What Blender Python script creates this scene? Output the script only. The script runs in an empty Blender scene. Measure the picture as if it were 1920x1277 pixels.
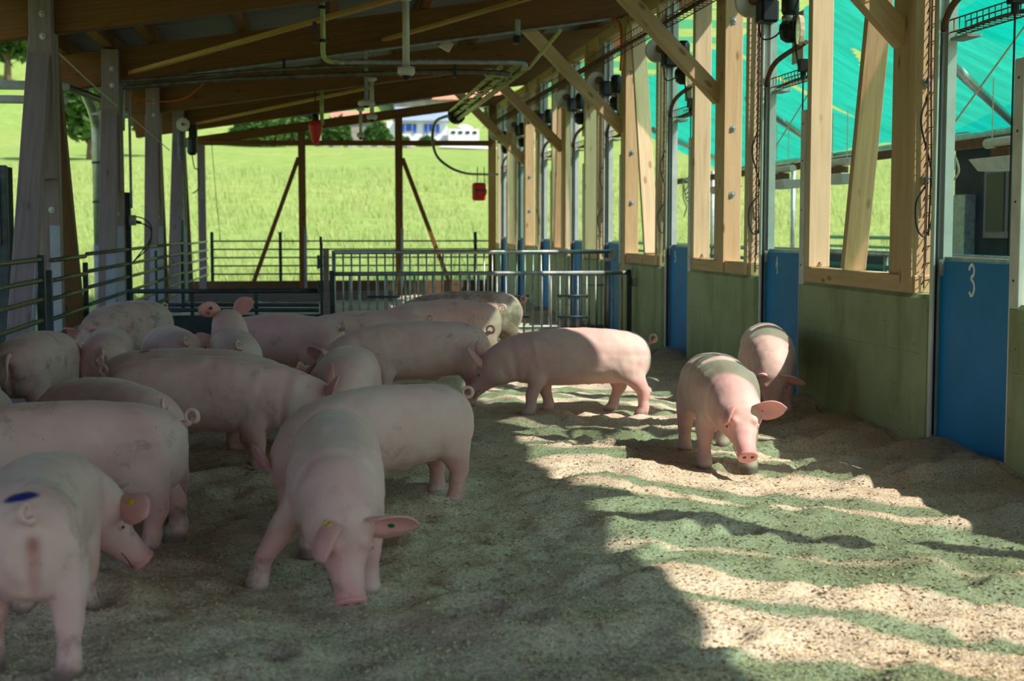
import bpy, math, random
import numpy as np
from mathutils import Vector, Matrix, noise as mnoise

random.seed(7)
rng = np.random.default_rng(7)
SC = bpy.context.scene
COL = SC.collection
R = math.radians

# ------------------------------------------------------------------ camera
cam_d = bpy.data.cameras.new('camera')
cam_d.lens = 50.0
cam_d.sensor_width = 36.0
cam_d.clip_end = 2000
cam_d.dof.use_dof = True
cam_d.dof.focus_distance = 9.3
cam_d.dof.aperture_fstop = 2.8
cam = bpy.data.objects.new('camera', cam_d)
COL.objects.link(cam)
cam.location = (0, 0, 1.45)
cam.rotation_euler = (R(90 - 4.5134), 0, R(-7.8752))
SC.camera = cam

# ------------------------------------------------------------------ sky, sun, exposure
SUN = Vector((1.0, -0.7, 1.33)).normalized()
world = bpy.data.worlds.new('sky')
SC.world = world
world.use_nodes = True
wn = world.node_tree
for n in list(wn.nodes):
    wn.nodes.remove(n)
w_out = wn.nodes.new('ShaderNodeOutputWorld')
w_bg = wn.nodes.new('ShaderNodeBackground')
w_sky = wn.nodes.new('ShaderNodeTexSky')
w_sky.sky_type = 'NISHITA'
w_sky.sun_disc = False
w_sky.sun_elevation = R(47.5)
w_sky.sun_rotation = math.atan2(SUN.x, SUN.y)
w_sky.air_density = 1.0
w_sky.dust_density = 1.2
w_sky.ozone_density = 1.6
w_bg.inputs['Strength'].default_value = 0.25
wn.links.new(w_sky.outputs[0], w_bg.inputs[0])
wn.links.new(w_bg.outputs[0], w_out.inputs[0])

sun_d = bpy.data.lights.new('sun', 'SUN')
sun_d.energy = 6.3
sun_d.angle = R(0.6)
sun_d.color = (1.0, 0.95, 0.87)
sun = bpy.data.objects.new('sun', sun_d)
COL.objects.link(sun)
sun.rotation_euler = SUN.to_track_quat('Z', 'Y').to_euler()
sun.location = (30, -15, 40)

SC.view_settings.view_transform = 'Standard'
SC.view_settings.look = 'None'
SC.view_settings.exposure = 0.0
SC.view_settings.gamma = 1.0
SC.view_settings.use_curve_mapping = False
try:
    SC.cycles.use_denoising = True
    SC.cycles.max_bounces = 10
    SC.cycles.diffuse_bounces = 6
    SC.cycles.transparent_max_bounces = 12
    SC.cycles.sample_clamp_indirect = 6
except Exception:
    pass

# ------------------------------------------------------------------ materials
class NT:
    def __init__(self, name):
        self.m = bpy.data.materials.new(name)
        self.m.use_nodes = True
        self.t = self.m.node_tree
        for n in list(self.t.nodes):
            self.t.nodes.remove(n)
        self.out = self.n('ShaderNodeOutputMaterial')
    def n(self, typ, **kw):
        x = self.t.nodes.new(typ)
        for k, v in kw.items():
            setattr(x, k, v)
        return x
    def l(self, a, b):
        self.t.links.new(a, b)
    def noise(self, vec, scale, detail=3, rough=0.55, dist=0.0):
        x = self.n('ShaderNodeTexNoise')
        x.inputs['Scale'].default_value = scale
        x.inputs['Detail'].default_value = detail
        x.inputs['Roughness'].default_value = rough
        x.inputs['Distortion'].default_value = dist
        if vec is not None:
            self.l(vec, x.inputs['Vector'])
        return x.outputs['Fac']
    def ramp(self, fac, stops):
        x = self.n('ShaderNodeValToRGB')
        els = x.color_ramp.elements
        while len(els) < len(stops):
            els.new(0.5)
        for e, (p, c) in zip(els, stops):
            e.position = p
            e.color = (*c, 1) if len(c) == 3 else c
        self.l(fac, x.inputs[0])
        return x.outputs[0]
    def mix(self, fac, a, b, mode='MIX'):
        x = self.n('ShaderNodeMix', data_type='RGBA', blend_type=mode)
        for sock, v in ((x.inputs[0], fac), (x.inputs[6], a), (x.inputs[7], b)):
            if hasattr(v, 'is_output'):
                self.l(v, sock)
            elif isinstance(v, (int, float)):
                sock.default_value = v
            else:
                sock.default_value = (*v, 1)
        return x.outputs[2]
    def math(self, op, a, b=0.0, clamp=False):
        x = self.n('ShaderNodeMath', operation=op, use_clamp=clamp)
        for sock, v in ((x.inputs[0], a), (x.inputs[1], b)):
            if hasattr(v, 'is_output'):
                self.l(v, sock)
            else:
                sock.default_value = v
        return x.outputs[0]
    def coords(self, kind='Object', scale=(1, 1, 1), rand=False):
        tc = self.n('ShaderNodeTexCoord')
        mp = self.n('ShaderNodeMapping')
        mp.inputs['Scale'].default_value = scale
        self.l(tc.outputs[kind], mp.inputs['Vector'])
        if rand:
            oi = self.n('ShaderNodeObjectInfo')
            mu = self.n('ShaderNodeVectorMath', operation='SCALE')
            mu.inputs[0].default_value = (37.0, 51.0, 29.0)
            self.l(oi.outputs['Random'], mu.inputs['Scale'])
            self.l(mu.outputs[0], mp.inputs['Location'])
        return mp.outputs[0]
    def bsdf(self, color, rough=0.7, metallic=0.0, spec=0.3, bump=None, bstr=0.3, bdist=0.01, **kw):
        p = self.n('ShaderNodeBsdfPrincipled')
        for key, v in (('Base Color', color), ('Roughness', rough), ('Metallic', metallic)):
            if hasattr(v, 'is_output'):
                self.l(v, p.inputs[key])
            elif isinstance(v, (int, float)):
                p.inputs[key].default_value = v
            else:
                p.inputs[key].default_value = (*v, 1)
        p.inputs['Specular IOR Level'].default_value = spec
        for k, v in kw.items():
            p.inputs[k].default_value = v
        if bump is not None:
            b = self.n('ShaderNodeBump')
            b.inputs['Strength'].default_value = bstr
            b.inputs['Distance'].default_value = bdist
            self.l(bump, b.inputs['Height'])
            self.l(b.outputs[0], p.inputs['Normal'])
        return p
    def done(self, shader):
        self.l(shader.outputs[0] if hasattr(shader, 'outputs') else shader, self.out.inputs[0])
        return self.m

def simple(name, col, rough=0.6, metallic=0.0, var=0.18, scale=6.0, spec=0.3, bump=0.12):
    t = NT(name)
    v = t.coords('Object', rand=True)
    f = t.noise(v, scale, 4, 0.6)
    g = t.noise(v, scale * 9, 2, 0.6)
    lo = tuple(c * (1 - var) for c in col)
    hi = tuple(min(1, c * (1 + var)) for c in col)
    c = t.ramp(f, [(0.3, lo), (0.7, hi)])
    return t.done(t.bsdf(c, rough, metallic, spec, g, bump, 0.003))

def wood(name, base, dark, knot, lam=False):
    t = NT(name)
    v = t.coords('Object', (1, 1, 1), rand=True)
    v1 = t.coords('Object', (0.9, 14, 14), rand=True)
    v2 = t.coords('Object', (2.5, 60, 60), rand=True)
    grain = t.noise(v1, 1.6, 5, 0.6, 0.6)
    fine = t.noise(v2, 2.0, 3, 0.6)
    big = t.noise(v, 1.1, 2, 0.5)
    c = t.ramp(grain, [(0.28, dark), (0.5, base), (0.72, tuple(min(1, k * 1.18) for k in base))])
    c = t.mix(t.math('MULTIPLY', fine, 0.35), c, dark)
    c = t.mix(t.ramp(big, [(0.45, (0, 0, 0)), (0.7, (0.4, 0.4, 0.4))]), c, tuple(min(1, k * 1.15) for k in base))
    vk = t.coords('Object', (2.6, 6.5, 6.5), rand=True)
    vo = t.n('ShaderNodeTexVoronoi')
    vo.inputs['Scale'].default_value = 1.0
    vo.inputs['Randomness'].default_value = 1.0
    t.l(vk, vo.inputs['Vector'])
    kn = t.ramp(vo.outputs['Distance'], [(0.09, (1, 1, 1)), (0.17, (0, 0, 0))])
    c = t.mix(t.math('MULTIPLY', kn, 0.7), c, knot)
    if lam:
        vl = t.coords('Object', (0.0, 0.0, 1.0))
        wv = t.n('ShaderNodeTexWave')
        wv.wave_type = 'BANDS'
        wv.bands_direction = 'Z'
        wv.inputs['Scale'].default_value = 7.5
        t.l(vl, wv.inputs['Vector'])
        ln = t.ramp(wv.outputs['Fac'], [(0.02, (0.5, 0.5, 0.5)), (0.06, (0, 0, 0))])
        c = t.mix(ln, c, knot)
    return t.done(t.bsdf(c, 0.65, 0, 0.25, grain, 0.25, 0.004))

M = {}
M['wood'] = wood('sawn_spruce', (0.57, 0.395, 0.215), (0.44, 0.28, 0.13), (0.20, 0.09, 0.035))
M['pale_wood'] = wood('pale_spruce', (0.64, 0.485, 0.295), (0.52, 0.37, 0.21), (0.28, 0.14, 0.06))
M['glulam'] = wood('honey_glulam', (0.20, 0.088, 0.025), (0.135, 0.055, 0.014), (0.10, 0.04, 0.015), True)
M['grey_wood'] = wood('grey_spruce', (0.235, 0.18, 0.17), (0.165, 0.12, 0.11), (0.14, 0.08, 0.06))  # same spruce, dim bluish skylight on the left posts put into the grey
M['board'] = wood('yellow_board', (0.46, 0.25, 0.075), (0.34, 0.17, 0.045), (0.2, 0.09, 0.03))
M['dark_wood'] = wood('dark_board', (0.14, 0.075, 0.035), (0.09, 0.045, 0.02), (0.04, 0.02, 0.01))
M['galv'] = simple('galvanised_steel', (0.42, 0.44, 0.42), 0.42, 0.75, 0.25, 8)
M['galv_dull'] = simple('dull_galvanised_steel', (0.30, 0.32, 0.30), 0.5, 0.5, 0.3, 12)
M['dirty_steel'] = simple('dirty_steel_tube', (0.13, 0.12, 0.08), 0.5, 0.5, 0.4, 14)
M['dark_steel'] = simple('dark_steel', (0.045, 0.06, 0.065), 0.45, 0.4, 0.3, 10)
M['white_paint_and_sunlit'] = simple('white_paint_and_sunlit_metal', (0.62, 0.62, 0.56), 0.5, 0.0, 0.15, 5)
M['aluminium'] = simple('pale_aluminium_profile', (0.52, 0.56, 0.52), 0.45, 0.3, 0.12, 5)
M['black'] = simple('black_plastic', (0.014, 0.016, 0.017), 0.4, 0.0, 0.3, 10)
M['rubber'] = simple('black_cable', (0.02, 0.02, 0.02), 0.6, 0.0, 0.2, 10)
M['cream_plastic'] = simple('cream_plastic', (0.60, 0.55, 0.44), 0.45, 0.0, 0.12, 6)
M['rope'] = simple('cream_rope', (0.62, 0.55, 0.36), 0.9, 0.0, 0.2, 30)
M['red'] = simple('red_plastic', (0.60, 0.035, 0.02), 0.45, 0.0, 0.15, 8)
M['orange_cable'] = simple('orange_cable', (0.55, 0.13, 0.03), 0.6)
M['deck'] = simple('grey_roof_panel', (0.15, 0.135, 0.13), 0.7, 0.0, 0.10, 1.5)
M['tube_green'] = simple('yellowed_feed_tube', (0.42, 0.45, 0.16), 0.35, 0.0, 0.25, 9)
M['rust_mesh'] = simple('rusty_wire', (0.16, 0.085, 0.045), 0.7, 0.3, 0.3, 12)
M['white_wall'] = simple('white_render', (0.80, 0.80, 0.78), 0.8, 0.0, 0.05, 1)
M['blue_shutter'] = simple('blue_shutter', (0.03, 0.10, 0.52), 0.6, 0.0, 0.1, 3)
M['blue_roof'] = simple('slate_roof', (0.26, 0.33, 0.42), 0.7, 0.0, 0.12, 1)
M['red_roof'] = simple('terracotta_roof', (0.55, 0.25, 0.15), 0.8, 0.0, 0.15, 1)
M['glass_dark'] = simple('dark_window_glass', (0.02, 0.03, 0.035), 0.35, 0.0, 0.1, 1, 0.15)
M['gravel'] = simple('pale_gravel', (0.62, 0.60, 0.54), 0.9, 0.0, 0.1, 1)
M['rock'] = simple('grey_rock', (0.30, 0.27, 0.23), 0.9, 0.0, 0.25, 1.5)
M['shed'] = simple('dark_shed_board', (0.030, 0.032, 0.030), 0.8, 0.0, 0.3, 3)
M['teal_pipe'] = simple('teal_pipe', (0.02, 0.22, 0.17), 0.4, 0.0, 0.2, 5)
M['concrete'] = simple('bare_concrete', (0.32, 0.31, 0.28), 0.9, 0.0, 0.2, 2)
M['bark'] = simple('bark', (0.16, 0.11, 0.07), 0.9, 0.0, 0.3, 8)
M['kick'] = simple('grey_kick_plate', (0.30, 0.33, 0.37), 0.5, 0.3, 0.15, 4)
M['tag_yellow'] = simple('yellow_ear_tag', (0.62, 0.50, 0.03), 0.5)
M['tag_green'] = simple('green_ear_tag', (0.01, 0.12, 0.06), 0.5)
M['tag_red'] = simple('red_ear_tag', (0.62, 0.05, 0.02), 0.5)
M['dark_hole'] = simple('eye_and_nostril', (0.035, 0.02, 0.018), 0.25, 0.0, 0.1, 10, 0.5)
M['paint_white'] = simple('hand_painted_numeral', (0.82, 0.84, 0.80), 0.6, 0.0, 0.08, 20)

def mat_concrete_green():
    t = NT('green_painted_concrete')
    v = t.coords('Object')
    vs = t.coords('Object', (1, 1.8, 0.5))
    a = t.noise(v, 1.6, 5, 0.6)
    streak = t.noise(vs, 2.2, 4, 0.6)
    c = t.ramp(a, [(0.3, (0.25, 0.31, 0.16)), (0.55, (0.35, 0.41, 0.22)), (0.75, (0.39, 0.44, 0.25))])
    c = t.mix(t.ramp(streak, [(0.48, (0, 0, 0)), (0.75, (0.6, 0.6, 0.6))]), c, (0.17, 0.16, 0.085))
    sp = t.noise(v, 26, 2, 0.5)
    c = t.mix(t.ramp(sp, [(0.70, (0, 0, 0)), (0.74, (0.8, 0.8, 0.8))]), c, (0.06, 0.055, 0.04))
    f = t.noise(v, 55, 3, 0.6)
    return t.done(t.bsdf(c, 0.75, 0, 0.25, f, 0.2, 0.004))
M['green_concrete'] = mat_concrete_green()

def mat_blue():
    t = NT('blue_plastic_board')
    v = t.coords('Object')
    vs = t.coords('Object', (1, 6, 1))
    a = t.noise(v, 2.0, 4, 0.6)
    s = t.noise(vs, 5, 3, 0.6)
    c = t.ramp(a, [(0.3, (0.002, 0.17, 0.42)), (0.7, (0.004, 0.22, 0.54))])
    c = t.mix(t.ramp(s, [(0.62, (0, 0, 0)), (0.8, (0.35, 0.35, 0.35))]), c, (0.03, 0.07, 0.11))
    return t.done(t.bsdf(c, 0.5, 0, 0.2, a, 0.05, 0.003))
M['blue_board'] = mat_blue()

def mat_sawdust():
    t = NT('sawdust_bedding')
    v = t.coords('Object')
    big = t.noise(v, 0.55, 4, 0.6)
    mid = t.noise(v, 4.5, 4, 0.65)
    fine = t.noise(v, 75, 3, 0.7)
    grit = t.noise(v, 190, 2, 0.6)
    c = t.ramp(fine, [(0.28, (0.36, 0.27, 0.18)), (0.48, (0.68, 0.56, 0.40)), (0.68, (0.86, 0.76, 0.59))])
    c = t.mix(t.ramp(big, [(0.46, (0, 0, 0)), (0.68, (0.5, 0.5, 0.5))]), c, (0.33, 0.20, 0.11))
    c = t.mix(t.ramp(mid, [(0.52, (0, 0, 0)), (0.72, (0.42, 0.42, 0.42))]), c, (0.30, 0.185, 0.10))
    dk = t.noise(v, 34, 4, 0.7)
    c = t.mix(t.ramp(dk, [(0.60, (0, 0, 0)), (0.70, (0.75, 0.75, 0.75))]), c, (0.12, 0.085, 0.055))
    h = t.math('ADD', t.math('MULTIPLY', fine, 0.7), t.math('MULTIPLY', grit, 0.3))
    return t.done(t.bsdf(c, 0.95, 0, 0.08, h, 0.8, 0.016))
M['sawdust'] = mat_sawdust()

def mat_chip():
    t = NT('wood_shaving')
    v = t.coords('Object')
    f = t.noise(v, 160, 1, 0.5)
    c = t.ramp(f, [(0.32, (0.16, 0.10, 0.06)), (0.42, (0.50, 0.36, 0.21)), (0.58, (0.74, 0.58, 0.37)), (0.72, (0.88, 0.76, 0.56))])
    return t.done(t.bsdf(c, 0.9, 0, 0.1))
M['chip'] = mat_chip()

def mat_skin():
    t = NT('pig_skin')
    at = t.n('ShaderNodeAttribute', attribute_name='pig')
    sp = t.n('ShaderNodeSeparateColor')
    t.l(at.outputs['Color'], sp.inputs[0])
    mk = t.n('ShaderNodeAttribute', attribute_name='mark')
    v = t.coords('Object', rand=True)
    a = t.noise(v, 3.2, 4, 0.55)
    b = t.noise(v, 11, 4, 0.6)
    c = t.ramp(a, [(0.30, (0.66, 0.36, 0.33)), (0.50, (0.71, 0.46, 0.40)), (0.72, (0.72, 0.54, 0.44))])
    c = t.mix(t.ramp(b, [(0.5, (0, 0, 0)), (0.75, (0.30, 0.30, 0.30))]), c, (0.66, 0.34, 0.32))
    pink = t.mix(t.noise(v, 22, 3, 0.6), (0.66, 0.25, 0.235), (0.72, 0.36, 0.33))
    c = t.mix(sp.outputs[0], c, pink)
    d1 = t.noise(v, 5.5, 5, 0.65, 0.4)
    d2 = t.noise(v, 30, 3, 0.7)
    dm = t.math('MULTIPLY', t.math('ADD', d1, t.math('MULTIPLY', d2, 0.25)), 1.0)
    dm = t.math('ADD', dm, t.math('MULTIPLY', sp.outputs[1], 0.42))
    dm = t.ramp(dm, [(0.80, (0, 0, 0)), (1.0, (0.75, 0.75, 0.75))])
    c = t.mix(dm, c, (0.17, 0.125, 0.085))
    spots = t.noise(v, 38, 1, 0.4)
    c = t.mix(t.ramp(spots, [(0.80, (0, 0, 0)), (0.83, (0.6, 0.6, 0.6))]), c, (0.13, 0.07, 0.055))
    c = t.mix(sp.outputs[2], c, (0.14, 0.10, 0.075))
    c = t.mix(mk.outputs['Alpha'], c, mk.outputs['Color'])
    vh = t.coords('Object', (60, 180, 180), rand=True)
    hair = t.noise(vh, 1.0, 2, 0.6)
    crease = t.noise(v, 16, 3, 0.6)
    h = t.math('ADD', t.math('MULTIPLY', hair, 0.25), crease)
    p = t.bsdf(c, 0.55, 0, 0.25, h, 0.42, 0.006)
    p.inputs['Sheen Weight'].default_value = 0.25
    p.inputs['Sheen Roughness'].default_value = 0.4
    p.inputs['Sheen Tint'].default_value = (1.0, 0.93, 0.85, 1)
    p.inputs['Subsurface Weight'].default_value = 0.12
    p.inputs['Subsurface Radius'].default_value = (0.02, 0.008, 0.005)
    p.inputs['Subsurface Scale'].default_value = 0.6
    return t.done(p)
M['skin'] = mat_skin()

def mat_net(name, thin):
    t = NT(name)
    v = t.coords('Object', (3.0, 26, 3.0))
    v2 = t.coords('Object', (0.7, 4.0, 0.7))
    a = t.noise(v, 1.0, 3, 0.6)
    b = t.noise(v2, 1.0, 3, 0.6)
    c = t.ramp(a, [(0.3, (0.002, 0.31, 0.215)), (0.7, (0.006, 0.44, 0.315))])
    c = t.mix(t.ramp(b, [(0.35, (0.6, 0.6, 0.6)), (0.6, (0, 0, 0))]), c, (0.002, 0.24, 0.165))
    tr = t.n('ShaderNodeBsdfTranslucent')
    df = t.n('ShaderNodeBsdfDiffuse')
    tp = t.n('ShaderNodeBsdfTransparent')
    t.l(c, tr.inputs[0])
    t.l(c, df.inputs[0])
    tp.inputs[0].default_value = (0.52, 0.86, 0.66, 1)
    m1 = t.n('ShaderNodeMixShader')
    m1.inputs[0].default_value = 0.25
    t.l(tr.outputs[0], m1.inputs[1])
    t.l(df.outputs[0], m1.inputs[2])
    m2 = t.n('ShaderNodeMixShader')
    m2.inputs[0].default_value = thin
    t.l(m1.outputs[0], m2.inputs[1])
    t.l(tp.outputs[0], m2.inputs[2])
    return t.done(m2.outputs[0])
M['net'] = mat_net('turquoise_shade_net', 0.10)
M['thin_net'] = mat_net('thin_turquoise_net', 0.56)

def mat_grass():
    t = NT('meadow_grass')
    v = t.coords('Object')
    a = t.noise(v, 0.035, 4, 0.6)
    b = t.noise(v, 0.9, 5, 0.7)
    fine = t.noise(v, 7.0, 3, 0.7)
    c = t.ramp(b, [(0.3, (0.21, 0.31, 0.055)), (0.5, (0.31, 0.39, 0.10)), (0.72, (0.42, 0.47, 0.17))])
    c = t.mix(t.ramp(a, [(0.42, (0, 0, 0)), (0.62, (0.55, 0.55, 0.55))]), c, (0.22, 0.35, 0.08))
    c = t.mix(t.ramp(fine, [(0.4, (0.4, 0.4, 0.4)), (0.6, (0, 0, 0))]), c, (0.15, 0.25, 0.05))
    return t.done(t.bsdf(c, 0.95, 0, 0.1, fine, 0.6, 0.1))
M['grass'] = mat_grass()

def mat_leaf(name, lo, hi):
    t = NT(name)
    v = t.coords('Object')
    f = t.noise(v, 2.5, 3, 0.6)
    c = t.ramp(f, [(0.3, lo), (0.7, hi)])
    p = t.bsdf(c, 0.8, 0, 0.2)
    tr = t.n('ShaderNodeBsdfTranslucent')
    t.l(c, tr.inputs[0])
    m = t.n('ShaderNodeMixShader')
    m.inputs[0].default_value = 0.3
    t.l(p.outputs[0], m.inputs[1])
    t.l(tr.outputs[0], m.inputs[2])
    return t.done(m.outputs[0])
M['leaf'] = mat_leaf('dark_leaves', (0.05, 0.12, 0.03), (0.12, 0.22, 0.05))
M['blade'] = mat_leaf('grass_blades', (0.30, 0.41, 0.10), (0.56, 0.59, 0.25))

# ------------------------------------------------------------------ mesh helpers
WM = {}

def put(o, parent=None, label=None, cat=None, group=None, kind=None, mw=None):
    COL.objects.link(o)
    if mw is not None:
        o.matrix_basis = mw
    else:
        mw = o.matrix_basis.copy()
    WM[o.name] = mw.copy()
    if parent is not None:
        o.parent = parent
        o.matrix_parent_inverse = WM[parent.name].inverted()
    if label:
        o['label'] = label
    if cat:
        o['category'] = cat
    if group:
        o['group'] = group
    if kind:
        o['kind'] = kind
    return o

def thing(name, label, cat=None, loc=(0, 0, 0), group=None, kind=None, rz=0.0):
    o = bpy.data.objects.new(name, None)
    o.empty_display_size = 0.1
    return put(o, None, label, cat, group, kind, Matrix.Translation(loc) @ Matrix.Rotation(rz, 4, 'Z'))

def structure(name, label):
    return thing(name, label, None, kind='structure')

class MB:
    def __init__(self):
        self.v = []
        self.f = []
        self.mi = []
    def add(self, vs, fs, mi=0):
        b = len(self.v)
        self.v.extend([tuple(p) for p in vs])
        self.f.extend([tuple(i + b for i in q) for q in fs])
        self.mi.extend([mi] * len(fs))
        return self
    def box(self, c, s, rot=None, mi=0):
        vs = []
        for dx in (-.5, .5):
            for dy in (-.5, .5):
                for dz in (-.5, .5):
                    p = Vector((dx * s[0], dy * s[1], dz * s[2]))
                    if rot is not None:
                        p = rot @ p
                    vs.append(p + Vector(c))
        return self.add(vs, [(0, 1, 3, 2), (4, 6, 7, 5), (0, 4, 5, 1), (2, 3, 7, 6), (0, 2, 6, 4), (1, 5, 7, 3)], mi)
    def bar(self, p0, p1, w, h, up=(0, 0, 1), mi=0):
        p0, p1 = Vector(p0), Vector(p1)
        d = (p1 - p0)
        L = d.length
        x = d / L
        u = Vector(up)
        if abs(x.dot(u)) > 0.99:
            u = Vector((0, 1, 0))
        y = u.cross(x).normalized()
        z = x.cross(y)
        rot = Matrix((x, y, z)).transposed()
        return self.box((p0 + p1) / 2, (L, w, h), rot, mi)
    def tube(self, pts, r, n=8, mi=0, closed=False):
        pts = [Vector(p) for p in pts]
        m = len(pts)
        rs = r if isinstance(r, (list, tuple)) else [r] * m
        ref = None
        vs, fs = [], []
        for i, p in enumerate(pts):
            a = pts[max(i - 1, 0)]
            b = pts[min(i + 1, m - 1)]
            t = (b - a)
            t = t.normalized() if t.length > 1e-9 else Vector((0, 0, 1))
            if ref is None:
                ref = Vector((0, 0, 1)) if abs(t.z) < 0.9 else Vector((1, 0, 0))
                ref = (ref - t * ref.dot(t)).normalized()
            else:
                ref = (ref - t * ref.dot(t))
                ref = ref.normalized() if ref.length > 1e-6 else Vector((1, 0, 0))
            bn = t.cross(ref)
            for k in range(n):
                an = 2 * math.pi * k / n
                vs.append(p + (ref * math.cos(an) + bn * math.sin(an)) * rs[i])
        for i in range(m - 1):
            for k in range(n):
                k2 = (k + 1) % n
                fs.append((i * n + k, i * n + k2, (i + 1) * n + k2, (i + 1) * n + k))
        fs.append(tuple(range(n - 1, -1, -1)))
        fs.append(tuple(range((m - 1) * n, m * n)))
        return self.add(vs, fs, mi)
    def lathe(self, prof, n=16, o=(0, 0, 0), ax=(0, 0, 1), mi=0):
        z = Vector(ax).normalized()
        x = Vector((1, 0, 0)) if abs(z.x) < 0.9 else Vector((0, 1, 0))
        x = (x - z * x.dot(z)).normalized()
        y = z.cross(x)
        vs, fs = [], []
        for r, h in prof:
            for k in range(n):
                a = 2 * math.pi * k / n
                vs.append(Vector(o) + z * h + (x * math.cos(a) + y * math.sin(a)) * max(r, 1e-4))
        for i in range(len(prof) - 1):
            for k in range(n):
                k2 = (k + 1) % n
                fs.append((i * n + k, i * n + k2, (i + 1) * n + k2, (i + 1) * n + k))
        fs.append(tuple(range(n - 1, -1, -1)))
        fs.append(tuple(range((len(prof) - 1) * n, len(prof) * n)))
        return self.add(vs, fs, mi)
    def build(self, name, mat, parent=None, smooth=False, label=None, cat=None, group=None, kind=None, bevel=0.0, org=None):
        me = bpy.data.meshes.new(name)
        if org is None and parent is None and self.v:
            a = np.array(self.v)
            org = ((a[:, 0].min() + a[:, 0].max()) / 2, (a[:, 1].min() + a[:, 1].max()) / 2, a[:, 2].min())
        elif org is None and self.v:
            org = tuple(np.array(self.v).mean(axis=0))
        vs = [(p[0] - org[0], p[1] - org[1], p[2] - org[2]) for p in self.v] if org is not None else self.v
        me.from_pydata(vs, [], self.f)
        mats = mat if isinstance(mat, (list, tuple)) else [mat]
        for m in mats:
            me.materials.append(M[m] if isinstance(m, str) else m)
        if len(mats) > 1:
            me.polygons.foreach_set('material_index', self.mi)
        if smooth:
            me.polygons.foreach_set('use_smooth', [len(q) <= 4 for q in self.f])
        me.update()
        o = bpy.data.objects.new(name, me)
        if bevel:
            b = o.modifiers.new('bevel', 'BEVEL')
            b.width = bevel
            b.segments = 1
            b.limit_method = 'ANGLE'
        mw = Matrix.Translation(org) if org is not None else Matrix.Identity(4)
        return put(o, parent, label, cat, group, kind, mw)

BOXM = {}
def beam(name, p0, p1, w, h, mat, parent=None, up=(0, 0, 1), bevel=0.006, label=None, cat=None, group=None):
    """a straight timber or bar: local X runs along its length"""
    p0, p1 = Vector(p0), Vector(p1)
    d = p1 - p0
    L = d.length
    x = d / L
    u = Vector(up)
    if abs(x.dot(u)) > 0.99:
        u = Vector((0, 1, 0))
    y = u.cross(x).normalized()
    z = x.cross(y)
    key = (round(L, 3), w, h, mat)
    me = BOXM.get(key)
    if me is None:
        me = bpy.data.meshes.new(name)
        b = MB().box((0, 0, 0), (L, w, h))
        me.from_pydata(b.v, [], b.f)
        me.materials.append(M[mat])
        BOXM[key] = me
    o = bpy.data.objects.new(name, me)
    if bevel:
        bm = o.modifiers.new('bevel', 'BEVEL')
        bm.width = bevel
        bm.segments = 1
    mw = Matrix.Translation((p0 + p1) / 2) @ Matrix((x, y, z)).transposed().to_4x4()
    return put(o, parent, label, cat, group, None, mw)

def arc(pts, n=8):
    """Catmull-Rom through the points"""
    P = [Vector(p) for p in pts]
    P = [P[0] * 2 - P[1]] + P + [P[-1] * 2 - P[-2]]
    out = []
    for i in range(1, len(P) - 2):
        for k in range(n):
            t = k / n
            a, b, c, d = P[i - 1], P[i], P[i + 1], P[i + 2]
            out.append(0.5 * ((2 * b) + (c - a) * t + (2 * a - 5 * b + 4 * c - d) * t * t + (3 * b - a - 3 * c + d) * t ** 3))
    out.append(P[-2])
    return out

def sm(a, b, x):
    t = min(1.0, max(0.0, (x - a) / (b - a)))
    return t * t * (3 - 2 * t)

def vnoise(x, y, seed=0):
    """smooth value noise on numpy arrays, about -1..1"""
    xi = np.floor(x).astype(np.int64)
    yi = np.floor(y).astype(np.int64)
    fx = x - xi
    fy = y - yi
    fx = fx * fx * fx * (fx * (fx * 6 - 15) + 10)
    fy = fy * fy * fy * (fy * (fy * 6 - 15) + 10)
    def h(i, j):
        n = (i * 374761393 + j * 668265263 + seed * 1274126177) & 0xffffffff
        n = ((n ^ (n >> 13)) * 1274126177) & 0xffffffff
        return ((n ^ (n >> 16)) & 0xffff) / 32767.5 - 1
    a = h(xi, yi) * (1 - fx) + h(xi + 1, yi) * fx
    b = h(xi, yi + 1) * (1 - fx) + h(xi + 1, yi + 1) * fx
    return a * (1 - fy) + b * fy

# ------------------------------------------------------------------ floor of the pen
X0, XL = 3.95, -2.44
PITS = rng.uniform((-2.4, 3.2), (3.8, 20), (900, 2))
PITD = rng.uniform(0.012, 0.045, 900)
PITR = rng.uniform(0.05, 0.11, 900)

def floor_h(x, y):
    x = np.asarray(x, float)
    y = np.asarray(y, float)
    z = 0.036 * vnoise(x * 1.5 + 0.35 * y, y * 1.9, 1) + 0.026 * vnoise(x * 3.1, y * 4.3 + 0.4 * x, 2) + 0.010 * vnoise(x * 8, y * 9, 3)
    z += 0.004 * vnoise(x * 19, y * 19, 4)
    t = np.clip((x - 3.15) / 0.75, 0, 1)
    z += (t * t * (3 - 2 * t)) * (0.075 + 0.035 * vnoise(y * 2.3, x * 2, 5))
    z -= 0.02
    return z

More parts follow.
